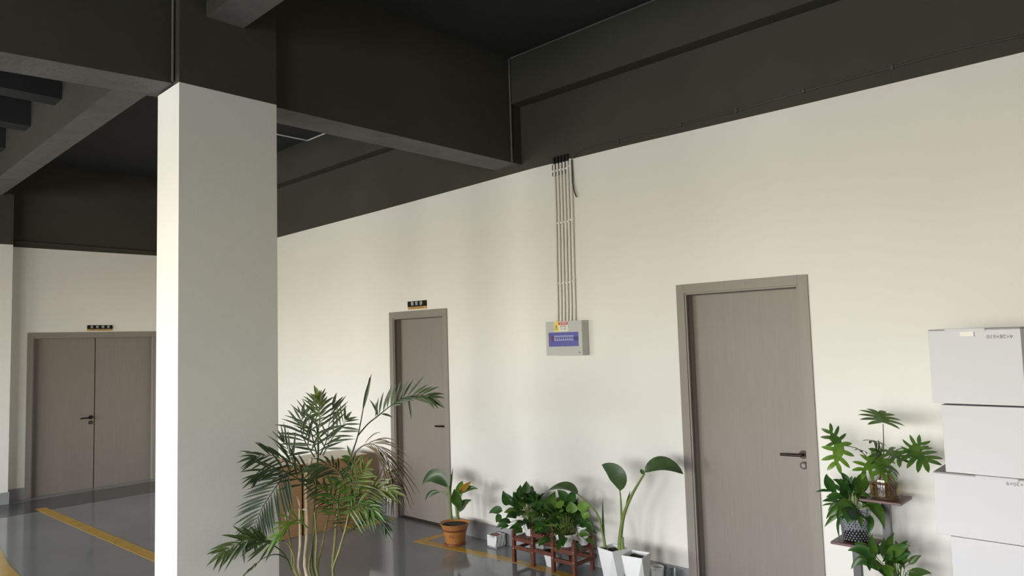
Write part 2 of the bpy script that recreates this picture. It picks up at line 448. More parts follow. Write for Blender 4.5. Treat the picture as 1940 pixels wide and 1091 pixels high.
floor_line([(2.26, 9.66), (2.375, 6.6), (2.46, 4.9), (2.5, 3.2)], 0.11, 'yellow line on the grey floor running from the double door towards the column')
floor_line([(1.55, 8.4), (1.44, 7.3), (1.38, 4.5), (1.3, 3.0)], 0.11, 'yellow line on the grey floor at the far left edge of the photo')
floor_line([(4.46, 5.06), (4.10, 5.08), (4.21, 4.03), (4.195, 3.5), (4.15, 2.8)], 0.085, 'yellow cornered line on the floor under the terracotta pot and wooden plant stand')
floor_line([(4.45, 5.93), (4.02, 5.95), (4.0, 7.2), (4.0, 8.4)], 0.085, 'yellow cornered line on the floor by the cardboard boxes')

# ------------------------------------------------------------------ doors
def lever(parent, face, sgn, axis, y, z, lock=True, rose=True, bar=0.13):
    """lever handle with round rose on a door face; axis 'x' door lies in an x plane, 'y' in a y plane"""
    def P(n, u, v):      # n out of the face, u along the door, v up
        return Vector((face - n, y + u, z + v)) if axis == 'x' else Vector((y + u, face - n, z + v))
    h = MB()
    def disc(c, r, d):
        n = 20
        ring = lambda k: [P(k, c[0] + r * math.cos(2 * math.pi * i / n), c[1] + r * math.sin(2 * math.pi * i / n)) for i in range(n)]
        a, e = ring(-0.002), ring(d)
        h.add(a + e, [(i, (i + 1) % n, n + (i + 1) % n, n + i) for i in range(n)] + [tuple(range(n, 2 * n))])
    if rose: disc((0, 0), 0.026, 0.012)
    h.tube([P(0.0, 0, 0), P(0.05, 0, 0)], 0.010, 12)
    h.tube([P(0.048, 0.006 * -sgn, 0), P(0.05, sgn * bar, -0.004)], 0.009, 10)
    o = h.build('handle', M['bronze'], parent, smooth=40, label='dark bronze lever handle')
    if lock:
        h = MB(); disc((0, -0.068), 0.024, 0.012); h.build('lock', M['bronze'], parent, smooth=40)
        h = MB(); disc((0, -0.068), 0.013, 0.016); h.build('keyhole', M['steel'], parent, smooth=40)

def wall_door(name, y0, y1, zt, hz, rec=0.085, lock=True):
    r = thing(name, (WX, (y0 + y1) / 2, 0), kind='structure')
    f = MB()
    x0, x1 = WX - 0.012, WX + 0.0
    f.box(x0, WX + 0.001, y0, y0 + CAS, 0, zt); f.box(x0, WX + 0.001, y1 - CAS, y1, 0, zt); f.box(x0, WX + 0.001, y0 + CAS, y1 - CAS, zt - CAS, zt)
    # jamb lining, in two steps with a rebate
    i0, i1, it = y0 + CAS, y1 - CAS, zt - CAS
    f.box(WX - 0.004, WX + rec + 0.05, i0, i0 + 0.012, 0, it); f.box(WX - 0.004, WX + rec + 0.05, i1 - 0.012, i1, 0, it); f.box(WX - 0.004, WX + rec + 0.05, i0 + 0.012, i1 - 0.012, it - 0.012, it)
    f.build('door_frame', M['door_edge'], r, bevel=0.0015)
    s = MB()
    s.box(WX + 0.012, WX + 0.018, i1 - 0.016, i1 - 0.012, 0.01, it - 0.012); s.box(WX + 0.012, WX + 0.018, i0 + 0.012, i0 + 0.016, 0.01, it - 0.012)
    s.box(WX + 0.012, WX + 0.018, i0 + 0.016, i1 - 0.016, it - 0.016, it - 0.012)
    s.build('door_seal', M['rubber'], r)
    p = MB(); p.box(WX + rec, WX + rec + 0.045, i0 + 0.012, i1 - 0.012, 0.0, it - 0.012)
    p.build('door_panel', M['door'], r)
    lever(r, WX + rec, 1, 'x', i0 + 0.062, hz, lock)
    t = MB(); t.box(WX - 0.005, WX + rec + 0.05, i0 + 0.012, i1 - 0.012, 0.0, 0.010); t.build('threshold', M['rubber'], r)
    return r
wall_door('door_1', *DOORS[0], 0.985)
wall_door('door_2', *DOORS[1], 0.955, lock=False)

r = thing('door_3', ((FD[0] + FD[1]) / 2, FY, 0), kind='structure')
f = MB()
f.box(FD[0], FD[0] + CAS, FY - 0.012, FY + 0.001, 0, FD[2]); f.box(FD[1] - CAS, FD[1], FY - 0.012, FY + 0.001, 0, FD[2]); f.box(FD[0] + CAS, FD[1] - CAS, FY - 0.012, FY + 0.001, FD[2] - CAS, FD[2])
fx0, fx1, ft = FD[0] + CAS, FD[1] - CAS, FD[2] - CAS
f.box(fx0, fx0 + 0.012, FY - 0.004, FY + 0.13, 0, ft); f.box(fx1 - 0.012, fx1, FY - 0.004, FY + 0.13, 0, ft); f.box(fx0 + 0.012, fx1 - 0.012, FY - 0.004, FY + 0.13, ft - 0.012, ft)
f.build('door_frame', M['door_edge'], r, bevel=0.0015)
gm = 3.056
p = MB(); p.box(fx0 + 0.012, gm - 0.006, FY + 0.07, FY + 0.115, 0.0, ft - 0.012); p.build('door_panel', M['door'], r)
p = MB(); p.box(gm + 0.006, fx1 - 0.012, FY + 0.07, FY + 0.115, 0.0, ft - 0.012); p.build('door_panel', M['door'], r)
p = MB(); p.box(gm - 0.006, gm + 0.006, FY + 0.09, FY + 0.11, 0.0, ft - 0.012); p.build('door_seal', M['rubber'], r)
lever(r, FY + 0.07, -1, 'y', gm - 0.045, 0.915)

# ------------------------------------------------------------------ door signs
WR, WU = Vector((0, -1, 0)), Vector((0, 0, 1))    # reading direction on the long wall
def door_sign(c, right, out, w, h, body, label, tsize, gap):
    c, right, out = Vector(c), Vector(right), Vector(out)
    r = thing('door_sign', c - Vector((0, 0, h / 2)), label, 'sign', 'black and gold door signs')
    b = MB(); b.obox(c + out * 0.006 + Vector((0, 0, h * 0.16)), right, WU, out, w / 2, h * 0.34, 0.006); b.build('black_plate', M['black'], r)
    b = MB(); b.obox(c + out * 0.005 - Vector((0, 0, h * 0.345)), right, WU, out, w / 2, h * 0.155, 0.005); b.build('gold_strip', M['gold'], r)
    b = MB(); b.obox(c + out * 0.0105 - Vector((0, 0, h * 0.345)), right, WU, out, w * 0.36, h * 0.03, 0.0006); b.build('engraved_line', M['ink_brown'], r)
    n = len(body)
    for i, ch in enumerate(body):
        text_mesh('lettering', ch, tsize, c + right * ((i - (n - 1) / 2) * gap) + out * 0.0135 + Vector((0, 0, h * 0.16)), right, WU, M['letter'], r)
door_sign((WX, 5.545, 2.141), WR, (-1, 0, 0), 0.29, 0.082, '销售部', 'small black sign with gold strip and three characters above the door on the long wall', 0.043, 0.068)
door_sign((3.087, FY, 2.083), (1, 0, 0), (0, -1, 0), 0.30, 0.075, '总经理室', 'small black sign with gold strip and four characters above the double door', 0.036, 0.066)

# ------------------------------------------------------------------ distribution box, conduits, cables
bx0, bx1, by0, by1, bz0, bz1 = 4.41, WX, 3.42, 3.79, 1.631, 1.904
r = thing('distribution_box', (WX, (by0 + by1) / 2, bz0), 'light grey electrical distribution box with blue window on the white wall', 'distribution box')
b = MB()
wy0, wy1, wz0, wz1 = 3.455, 3.762, 1.702, 1.815
b.box(bx0 + 0.02, bx1, by0, by1, bz0, bz1)
b.box(bx0, bx0 + 0.02, by0, wy0, bz0, bz1); b.box(bx0, bx0 + 0.02, wy1, by1, bz0, bz1); b.box(bx0, bx0 + 0.02, wy0, wy1, bz0, wz0); b.box(bx0, bx0 + 0.02, wy0, wy1, wz1, bz1)
b.build('housing', M['grey_plastic'], r)
b = MB(); b.box(bx0 + 0.004, bx0 + 0.020, wy0, wy1, wz0, wz1); b.build('window_cover', M['blue_cover'], r, label='blue see-through window')
b = MB(); b.box(bx0 + 0.001, bx0 + 0.004, wy0 + 0.05, wy1 - 0.045, 1.748, 1.79); br = b.build('breaker_row', M['breaker'], r)
b = MB()
for k in range(9):
    y = wy1 - 0.075 - k * 0.0215; b.box(bx0 - 0.001, bx0 + 0.002, y - 0.008, y - 0.001, 1.757, 1.772)
b.box(bx0 - 0.0005, bx0 + 0.002, wy0 + 0.055, wy1 - 0.05, 1.7725, 1.777)
b.build('breaker_switches', M['breaker_dark'], br)
b = MB(); b.box(bx0, bx0 + 0.004, wy1 - 0.055, wy1 - 0.028, 1.745, 1.79); b.build('main_switch', M['breaker_red'], br, label='maroon main switch')
b = MB(); b.box(bx0 + 0.001, bx0 + 0.004, wy0 + 0.006, wy0 + 0.05, 1.75, 1.778); b.build('cover_latch', M['breaker_dark'], r)
sy0, sy1, sz0, sz1 = 3.555, 3.698, 1.822, 1.902
b = MB(); b.box(bx0 - 0.0012, bx0, sy0, sy1, sz0, sz1); st = b.build('warning_sticker', M['sticker'], r, label='warning sticker with red heading and yellow side')
b = MB(); b.box(bx0 - 0.0018, bx0 - 0.001, 3.655, sy1, sz0, sz1); b.build('yellow_panel', M['sticker_yellow'], st)
b = MB(); b.box(bx0 - 0.0018, bx0 - 0.001, sy0 + 0.003, 3.654, sz1 - 0.028, sz1 - 0.004); b.build('red_heading', M['sticker_red'], st)
text_mesh('lettering', '有电危险', 0.019, (bx0 - 0.002, 3.604, sz1 - 0.016), WR, WU, M['sticker'], st, 0.0004)
text_mesh('lettering', '请勿靠近', 0.017, (bx0 - 0.0014, 3.604, sz1 - 0.042), WR, WU, M['ink'], st, 0.0004)
text_mesh('lettering', '当心  触电', 0.014, (bx0 - 0.0014, 3.604, sz1 - 0.062), WR, WU, M['ink'], st, 0.0004)
b = MB()
b.face([(bx0 - 0.0025, 3.692, sz0 + 0.016), (bx0 - 0.0025, 3.676, sz0 + 0.06), (bx0 - 0.0025, 3.661, sz0 + 0.016)])
b.build('warning_triangle', M['ink_brown'], st)
b = MB(); b.face([(bx0 - 0.003, 3.687, sz0 + 0.020), (bx0 - 0.003, 3.676, sz0 + 0.05), (bx0 - 0.003, 3.666, sz0 + 0.020)]); b.build('warning_triangle_field', M['sticker_yellow'], st)
b = MB(); b.face([(bx0 - 0.0035, 3.680, sz0 + 0.044), (bx0 - 0.0035, 3.674, sz0 + 0.044), (bx0 - 0.0035, 3.674, sz0 + 0.035), (bx0 - 0.0035, 3.672, sz0 + 0.035), (bx0 - 0.0035, 3.677, sz0 + 0.022), (bx0 - 0.0035, 3.677, sz0 + 0.034), (bx0 - 0.0035, 3.681, sz0 + 0.034)]); b.build('warning_bolt', M['ink_brown'], st)
b = MB(); b.box(bx0 - 0.001, bx0, 3.436, 3.462, 1.647, 1.66); b.build('maker_plate', M['skirting'], r)

ordn = ['leftmost', 'second from the left', 'third from the left', 'third from the right', 'second from the right', 'rightmost']
for k in range(6):
    yt = 3.705 - k * 0.0345; yb = 3.722 - k * 0.0355
    xx = WX - 0.014
    ztop = line_z(yt) + (0.0 if k == 5 else -0.015)
    r = thing('conduit', (WX, yb, bz1), 'white conduit above the distribution box, %s of six' % ordn[k], 'conduit', 'white conduits above the distribution box')
    curve = [(xx - 0.006, yb, bz1 - 0.002), (xx - 0.003, yb, bz1 + 0.05), (xx, yb - 0.001, bz1 + 0.11), (xx, yb * 0.6 + yt * 0.4, bz1 + 0.5), (xx, yt, ztop - 0.4), (xx, yt, ztop)]
    b = MB(); b.tube(curve, 0.0115, 10); b.build('pipe', M['pipe'], r, smooth=50)
    if k < 5:
        b = MB(); b.tube([(xx, yt, ztop), (xx, yt, ztop + 0.045), (xx + 0.008, yt, ztop + 0.062)], [0.0125, 0.012, 0.009], 10); b.build('black_end', M['tape'], r, smooth=50, label='black taped end')
        b = MB(); b.box(xx - 0.0118, xx, yt + 0.008, yt + 0.0135, ztop - 0.10, ztop - 0.004); b.build('shadow_line', M['tape'], r)  # thin black strip stands for a shadow line along the pipe
    for f in (0.24, 0.62, 0.955):
        z = bz1 + (ztop - bz1) * f; y = yb + (yt - yb) * f
        b = MB(); b.box(xx - 0.0135, WX, y - 0.0145, y + 0.0145, z - 0.008, z + 0.008); b.build('clip', M['pipe'], r, bevel=0.003)
def wp(px, py, X): return at_x(px, py, X)
b = MB(); b.tube([wp(1083, 303, 4.485), wp(1084, 325, 4.485), wp(1085, 345, 4.48), wp(1088, 362, 4.475), wp(1092, 373, 4.47)], 0.0055, 6)
b.build('loose_cable', M['cable'], smooth=60, label='short dark cable end dangling beside the rightmost white conduit', cat='cable')
r = thing('wall_cable', (WX, 2.0, 3.25), 'thin dark cable clipped along the dark wall just above the white paint', 'cable')
b = MB(); pts = [wp(1084, 300, 4.49), wp(1090, 293, 4.492), wp(1098, 286, 4.494), wp(1120, 278, 4.494)]
for px, py in ((1172, 268), (1290, 237), (1395, 210), (1522, 173), (1690, 128), (1820, 92), (1940, 68), (2100, 28)): pts.append(wp(px, py, 4.494))
b.tube(pts, 0.005, 6); b.build('cable', M['cable'], r, smooth=60)
for px, py in ((1172, 268), (1290, 237), (1395, 210), (1522, 173), (1690, 128)):
    p = wp(px, py, 4.494); b = MB(); b.box(4.486, WX, p.y - 0.006, p.y + 0.006, p.z - 0.014, p.z + 0.014); b.build('cable_clip', M['cable'], r)
# thin pipes under the ceiling
b = MB(); b.tube([(4.365, Y0 + 0.1, 4.188), (4.365, 4.06, 4.188)], 0.007, 8); b.build('ceiling_conduit', M['soffit'], smooth=50, label='thin conduit along the ceiling corner right of the big beam', cat='conduit')
b = MB(); b.tube([(4.363, 4.068, 4.18), (4.363, 4.068, 3.285)], 0.008, 8); b.build('beam_conduit', M['soffit'], smooth=50, label='thin upright conduit in the corner where the big beam meets the wall beam', cat='conduit')
b = MB(); b.tube([(3.2, 7.36, 4.186), (4.362, 7.36, 4.186), (4.362, 6.2, 4.186), (4.362, 4.42, 4.186)], 0.009, 8); b.build('ceiling_conduit', M['pipe'], smooth=50, label='pale bent conduit under the ceiling behind the big beam', cat='conduit')
b = MB(); b.tube([(CX0 - 0.012, 4.06, 3.285), (CX0 - 0.012, 4.06, CZ - 0.005)], 0.008, 8); b.build('beam_conduit', M['soffit'], smooth=50, label='thin upright conduit beside the dark head of the column', cat='conduit')
b = MB(); b.tube([(2.1, FY - 0.016, 3.165), (4.45, FY - 0.016, 3.135)], 0.012, 8); b.build('wall_conduit', M['dark'], smooth=50, label='dark conduit along the far wall above the double door', cat='conduit')

# ------------------------------------------------------------------ white cartons
def carton(x0, x1, y0, y1, z0, z1, label, rot=0, lid=True, writing=None, tab=True):
    c = Vector(((x0 + x1) / 2, (y0 + y1) / 2, z0))
    r = thing('carton', c, label, 'carton', 'white cartons stacked by the wall')
    b = MB(); b.box(x0, x1, y0, y1, z0, z1 - 0.006); b.build('box_body', M['carton'], r, bevel=0.002)
    if lid:
        b = MB(); b.box(x0 + 0.003, x1, y0 + 0.002, y1 - 0.002, z1 - 0.006, z1); b.build('lid_flap', M['carton_edge'], r)
        ym = (y0 + y1) / 2 + 0.03
        b = MB(); w = 0.085
        b.hexa([(x0 - 0.004, ym - w * .92, z1 - 0.014), (x0 + 0.001, ym - w, z1 - 0.008), (x0 + 0.001, ym + w, z1 - 0.008), (x0 - 0.004, ym + w * .92, z1 - 0.014)],
               [(x0 - 0.006, ym - w * .9, z1 + 0.001), (x0 + 0.02, ym - w, z1 + 0.002), (x0 + 0.02, ym + w, z1 + 0.002), (x0 - 0.006, ym + w * .9, z1 + 0.001)])
        b.build('tuck_tab', M['carton'], r)
        if tab:
            b = MB(); b.box(x0 - 0.0015, x0, ym - 0.035, ym + 0.02, z1 - 0.034, z1 - 0.012); b.build('tape', M['sticker'], r)
            b = MB(); b.box(x0 - 0.0025, x0, ym - 0.037, ym - 0.034, z1 - 0.036, z1 - 0.006); b.build('slot', M['carton_edge'], r)
    if writing:
        body, yy, zz = writing
        text_mesh('handwriting', body, 0.024, (x0 - 0.001, yy, zz), -WR, -WU, M['ink'], r, 0.0004)
    return r
CXF = 3.8
carton(CXF + 0.02, 4.42, 0.40, 0.855, 0.0, 0.807, 'tall white carton at the bottom of the stack right of the plant shelf', lid=False)
carton(CXF, 4.42, 0.34, 0.904, 0.8085, 1.094, 'wide white carton second from the bottom with its top edge open, handwriting at the right', writing=('46×30×9', at_x(1929, 917, CXF).y, at_x(1929, 917, CXF).z), tab=False)
carton(CXF + 0.005, 4.40, 0.38, 0.851, 1.0965, 1.4115, 'plain white carton second from the top of the stack', lid=False)
carton(CXF, 4.40, 0.522, 0.882, 1.413, 1.757, 'topmost white carton of the stack with a taped tuck flap and upside-down handwriting', writing=('4×28×610', at_x(1894, 637, CXF).y, at_x(1894, 637, CXF).z))

# ------------------------------------------------------------------ brown cardboard boxes
def kraft(x0, x1, y0, y1, h, label):
    r = thing('cardboard_box', ((x0 + x1) / 2, (y0 + y1) / 2, 0), label, 'cardboard box', 'brown boxes by the wall')
    b = MB(); b.box(x0, x1, y0, y1, 0.001, h); b.build('box_body', M['kraft'], r, bevel=0.003)
    b = MB(); b.box(x0 + 0.004, x1 - 0.004, y0 + 0.004, y1 - 0.004, h, h + 0.004); b.build('top_flap', M['kraft_lit_top'], r)  # top face in the paler cardboard with light in its colour
kraft(2.86, 3.535, 6.12, 6.62, 0.648, 'brown cardboard box behind the palm nearest the column')
kraft(3.56, 4.27, 6.10, 6.60, 0.655, 'brown cardboard box behind the palm nearest the white wall')

# ------------------------------------------------------------------ leaves
def bez(p0, p1, p2, t):
    return p0 * (1 - t) ** 2 + p1 * 2 * t * (1 - t) + p2 * t * t
def leaf(mb, p0, p1, p2, nrm, width, n=7, fold=0.25, shape=0.8, blunt=1.0, petiole=0.0):
    """pointed leaf along a bent midrib p0-p1-p2, its blade folded up at the rib"""
    p0, p1, p2, nrm = Vector(p0), Vector(p1), Vector(p2), Vector(nrm).normalized()
    vs = []; fs = []
    for i in range(n + 1):
        t = i / n
        c = bez(p0, p1, p2, t)
        tan = (bez(p0, p1, p2, min(1, t + 0.02)) - bez(p0, p1, p2, max(0, t - 0.02))).normalized()
        side = tan.cross(nrm)
        if side.length < 1e-4: side = tan.orthogonal()
        side.normalize(); up = side.cross(tan).normalized()
        s = max(0.0, (t - petiole) / (1 - petiole))
        w = width / 2 * (math.sin(math.pi * s ** shape) ** blunt if s > 0 else 0) + 0.0006
        lift = up * (w * fold)
        vs += [c + side * w + lift, c + side * w * 0.5 + lift * 0.35, c, c - side * w * 0.5 + lift * 0.35, c - side * w + lift]
    for i in range(n):
        for k in range(4):
            a = i * 5 + k; fs.append((a, a + 1, a + 6, a + 5))
    mb.add(vs, fs)
def frond_pts(pts, m):
    """smooth polyline through world points"""
    P = [Vector(p) for p in pts]; out = []
    for i in range(len(P) - 1):
        a = P[max(i - 1, 0)]; b_ = P[i]; c = P[i + 1]; d = P[min(i + 2, len(P) - 1)]
        for j in range(m):
            t = j / m
            out.append(0.5 * ((2 * b_) + (c - a) * t + (2 * a - 5 * b_ + 4 * c - d) * t * t + (3 * b_ - a - 3 * c + d) * t ** 3))
    out.append(P[-1]); return out

# ------------------------------------------------------------------ areca palm
rnd = random.Random(5)
PD = 4.08                                    # distance of the palm in front of the camera
PB = Vector((2.36, 3.42, 0))                 # foot of the pot
palm = thing('areca_palm', PB, 'tall feathery palm in a pot in front of the white column and cardboard boxes', 'potted palm')
b = MB(); b.lathe(PB, [(0.13, 0.0), (0.145, 0.02), (0.175, 0.30), (0.19, 0.305), (0.19, 0.33), (0.172, 0.33), (0.168, 0.295), (0.0, 0.295)], 36); b.build('pot', M['white_pot'], palm, smooth=35)
b = MB(); b.lathe(PB, [(0.167, 0.296), (0.12, 0.302), (0.0, 0.306)], 24); b.build('soil', M['soil'], palm)
def pp(px, py, off=0.0): return at_d(px, py, PD + off)
def cane(px_pts, r0, r1, mat, off=0.0, foot=None):
    w = [pp(x, y, off) for x, y in px_pts]
    f = foot or Vector((PB.x + (w[0].x - PB.x) * 0.45, PB.y + (w[0].y - PB.y) * 0.45, 0.297))
    w = frond_pts([f] + w, 4)
    n = len(w); b = MB(); b.tube(w, [r0 + (r1 - r0) * i / (n - 1) for i in range(n)], 8)
    b.build('cane', mat, palm, smooth=60)
cane([(570, 1091), (569, 1030), (568, 962)], 0.010, 0.007, M['cane_pale'], -0.08)
cane([(582, 1091), (583, 1000), (581, 910), (590, 868)], 0.013, 0.009, M['cane_pale'], 0.0)
cane([(589, 1091), (591, 1040), (597, 990), (599, 950)], 0.008, 0.005, M['cane_green'], 0.05)
cane([(602, 1091), (600, 1020), (596, 970)], 0.008, 0.005, M['cane_green'], -0.05)
cane([(603, 1091), (611, 1030), (622, 975), (628, 925), (630, 900)], 0.008, 0.005, M['cane_green'], 0.08)
cane([(632, 1091), (635, 1020), (640, 960), (645, 900)], 0.010, 0.006, M['cane_green'], 0.02)
cane([(631, 1091), (642, 1045), (655, 1000), (662, 960), (668, 880)], 0.008, 0.005, M['cane_green'], -0.06)
cane([(595, 1091), (594, 1000), (600, 900), (603, 850), (600, 800)], 0.009, 0.005, M['stem_dark'], 0.10)
cane([(565, 1091), (557, 1055), (545, 1030), (520, 1020)], 0.006, 0.004, M['cane_green'], -0.10)
cane([(562, 1091), (552, 1040), (546, 1000), (545, 960)], 0.006, 0.004, M['cane_green'], 0.06)

def frond(px_pts, n, L0, L1, ang, mat, off0=0.0, off1=0.0, droop=0.25, width=0.018, sides=(1, -1), start=0.15, jit=0.18, face=None, rach=0.0045, tip=True, flat=0.0):
    """feather leaf: a rachis with two rows of narrow leaflets; lengths in metres, ang between rachis and leaflet"""
    m = len(px_pts)
    W = [pp(x, y, off0 + (off1 - off0) * i / max(1, m - 1)) for i, (x, y) in enumerate(px_pts)]
    R = frond_pts(W, 6); N = len(R)
    face = Vector(face) if face else (-AZ + Vector((0, 0, 0.35)))
    face = (face + Vector((rnd.uniform(-.25, .25), rnd.uniform(-.25, .25), rnd.uniform(-.15, .15)))).normalized()
    b = MB(); b.tube(R, [rach * (1 - 0.75 * i / (N - 1)) for i in range(N)], 6)
    for i in range(n):
        t = start + (1 - start) * i / max(1, n - 1)
        x = t * (N - 1); k = min(int(x), N - 2); c = R[k].lerp(R[k + 1], x - k)
        tan = (R[min(k + 2, N - 1)] - R[max(k - 1, 0)]).normalized()
        sv = tan.cross(face).normalized(); up = sv.cross(tan).normalized()
        prof = math.sin(math.pi * (0.22 + 0.68 * (t - start) / (1 - start)))
        for s in sides:
            a = ang * (1.05 - 0.45 * t) + rnd.uniform(-jit, jit)
            d = (tan * math.cos(a) + sv * s * math.sin(a) + up * rnd.uniform(0.0, 0.25) * (1 - flat)).normalized()
            L = (L0 + (L1 - L0) * t) * (0.55 + 0.45 * prof) * rnd.uniform(0.85, 1.12)
            g = Vector((0, 0, -1)) * L * droop * rnd.uniform(0.6, 1.4)
            p2 = c + d * L + g; p1 = c + d * L * 0.55 + g * 0.12
            leaf(b, c, p1, p2, up + sv * s * 0.3, width * 0.74 * rnd.uniform(0.8, 1.15), n=6, fold=0.35, shape=0.8)
    if tip:
        tan = (R[-1] - R[-3]).normalized(); leaf(b, R[-1], R[-1] + tan * 0.05, R[-1] + tan * 0.11 + Vector((0, 0, -0.02)), face, width, n=5, fold=0.3)
    return b.build('frond', mat, palm)
G, GL, DRY = M['leaf_palm'], M['leaf_palm_bright'], M['leaf_dry']
# crown behind: upright fan
frond([(603, 870), (602, 830), (606, 790), (604, 762)], 11, 0.20, 0.15, 1.05, G, 0.10, 0.16, 0.18)
frond([(600, 860), (590, 820), (585, 795), (590, 775)], 8, 0.21, 0.13, 1.0, G, 0.02, -0.05, 0.15)
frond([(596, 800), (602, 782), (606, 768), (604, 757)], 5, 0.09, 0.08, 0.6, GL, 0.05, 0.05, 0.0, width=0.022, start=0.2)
frond([(606, 862), (618, 836), (624, 800), (630, 772)], 9, 0.19, 0.14, 0.85, G, 0.05, 0.10, 0.05, sides=(1,), start=0.25)
frond([(612, 862), (628, 832), (648, 808), (655, 796)], 8, 0.20, 0.17, 0.75, G, -0.02, -0.10, 0.10)
frond([(596, 866), (580, 840), (570, 815), (572, 790)], 8, 0.20, 0.15, 0.95, G, 0.02, 0.08, 0.22)
# tall spear and the arching frond to the right
b = MB(); w = frond_pts([pp(655, 905), pp(664, 868), pp(678, 825), pp(688, 775), pp(700, 715)], 4); b.tube(w, [0.006 - 0.004 * i / (len(w) - 1) for i in range(len(w))], 6)
leaf(b, pp(687, 778), pp(695, 745), pp(704, 708), -AZ, 0.020, n=6, fold=0.6, shape=0.9); b.build('spear_leaf', M['leaf_palm'], palm, smooth=60, label='tall unopened spear leaf')
frond([(678, 825), (697, 803), (716, 788), (741, 768), (765, 754), (795, 748), (812, 753)], 15, 0.19, 0.13, 0.80, G, 0.0, -0.15, 0.10, width=0.026, sides=(-1,), start=0.30, jit=0.08)
frond([(678, 825), (697, 803), (716, 788), (741, 768), (765, 754), (795, 748), (812, 753)], 10, 0.08, 0.14, 0.35, G, 0.0, -0.15, 0.28, width=0.022, sides=(1,), start=0.5)
for a in (((716, 788), (711, 768), (700, 757)), ((716, 788), (713, 775), (712, 762)), ((722, 784), (735, 784), (744, 791)), ((773, 752), (778, 770), (779, 795))):
    b = MB(); leaf(b, pp(*a[0]), pp(*a[1]), pp(*a[2]), -AZ, 0.012, n=5, fold=0.3); b.build('leaflet', G, palm)
# drooping dry frond on the right
frond([(664, 872), (680, 850), (698, 841), (715, 846), (735, 870), (746, 905)], 15, 0.24, 0.20, 0.55, DRY, 0.0, -0.10, 0.62, width=0.010, start=0.3, tip=True)
# left fronds
frond([(598, 905), (570, 885), (540, 872), (512, 862), (488, 864)], 11, 0.20, 0.15, 0.70, G, 0.0, -0.12, 0.22, width=0.016)
frond([(575, 900), (558, 880), (548, 855), (540, 838)], 6, 0.17, 0.15, 0.5, G, 0.0, 0.05, 0.0, width=0.014, start=0.3)
frond([(590, 930), (565, 908), (535, 892), (508, 890), (492, 898)], 9, 0.19, 0.13, 0.65, G, -0.05, -0.18, 0.20, width=0.016)
frond([(556, 880), (540, 898), (528, 915), (512, 938), (498, 960), (487, 985), (478, 1008)], 18, 0.23, 0.14, 0.95, M['leaf_feather'], -0.10, -0.16, 0.10, width=0.0175, sides=(1, -1), start=0.12, jit=0.06, flat=1.0)
# low left frond reaching across the column
frond([(553, 1080), (540, 1052), (520, 1034), (497, 1024), (470, 1022), (448, 1030), (428, 1042)], 9, 0.16, 0.13, 0.85, M['leaf_palm_mid'], -0.10, -0.25, 0.18, width=0.020, start=0.42)
frond([(545, 1000), (530, 1022), (512, 1030), (495, 1026), (478, 1020)], 7, 0.15, 0.12, 0.8, M['leaf_palm_mid'], -0.12, -0.2, 0.15, width=0.020, start=0.35)
frond([(546, 1060), (524, 1050), (498, 1058), (474, 1078)], 4, 0.03, 0.03, 0.4, G, -0.1, -0.2, 0.1, width=0.008, start=0.8)
for a in (((433, 1040), (418, 1040), (398, 1052)), ((430, 1041), (420, 1056), (408, 1075)), ((462, 1026), (462, 1045), (463, 1068)), ((470, 1024), (455, 1044), (442, 1062)), ((425, 1043), (415, 1058), (403, 1082))):
    b = MB(); leaf(b, pp(*a[0], -.25), pp(*a[1], -.25), pp(*a[2], -.25), -AZ, 0.016, n=5, fold=0.3); b.build('leaflet', G, palm)
frond([(583, 1000), (565, 985), (548, 990), (530, 1010)], 7, 0.13, 0.11, 0.6, M['leaf_light'], -0.10, -0.18, 0.10, width=0.014, start=0.2)
# dense middle
frond([(655, 930), (650, 905), (640, 890), (622, 880), (600, 884)], 12, 0.15, 0.12, 0.9, G, -0.05, -0.15, 0.35, width=0.018)
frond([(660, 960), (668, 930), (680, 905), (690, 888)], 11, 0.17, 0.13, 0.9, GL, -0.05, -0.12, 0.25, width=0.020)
frond([(645, 985), (640, 955), (636, 935), (630, 918)], 11, 0.16, 0.13, 1.1, M['leaf_mid'], -0.10, -0.22, 0.20, width=0.020)
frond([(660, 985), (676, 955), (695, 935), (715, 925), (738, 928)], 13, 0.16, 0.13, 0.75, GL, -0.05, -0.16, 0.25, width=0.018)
frond([(655, 975), (672, 960), (690, 955), (706, 965)], 10, 0.16, 0.12, 0.9, M['leaf_mid'], -0.12, -0.25, 0.35, width=0.020)
frond([(650, 950), (660, 915), (672, 890), (668, 870)], 10, 0.15, 0.12, 1.0, M['leaf_mid'], 0.05, 0.10, 0.3, width=0.018)
frond([(648, 960), (628, 940), (610, 925), (592, 915)], 9, 0.13, 0.10, 0.8, G, 0.0, -0.1, 0.3, width=0.016)
frond([(655, 1000), (662, 985), (668, 965), (668, 945)], 10, 0.14, 0.12, 1.15, G, 0.02, -0.10, 0.45, width=0.016)
frond([(665, 960), (690, 940), (712, 915), (728, 902)], 8, 0.15, 0.12, 0.7, DRY, 0.0, 0.0, 0.2, width=0.013)
frond([(650, 1010), (640, 985), (625, 960), (612, 950)], 7, 0.11, 0.09, 0.8, DRY, 0.0, -0.08, 0.45, width=0.012)
frond([(652, 1012), (668, 1002), (690, 983), (704, 977), (718, 980), (726, 990)], 8, 0.09, 0.10, 0.5, G, 0.0, -0.08, 0.35, width=0.015, start=0.6)
frond([(657, 1008), (672, 1000), (686, 990)], 4, 0.05, 0.05, 0.5, G, 0.0, 0.05, 0.3, width=0.010, start=0.7)
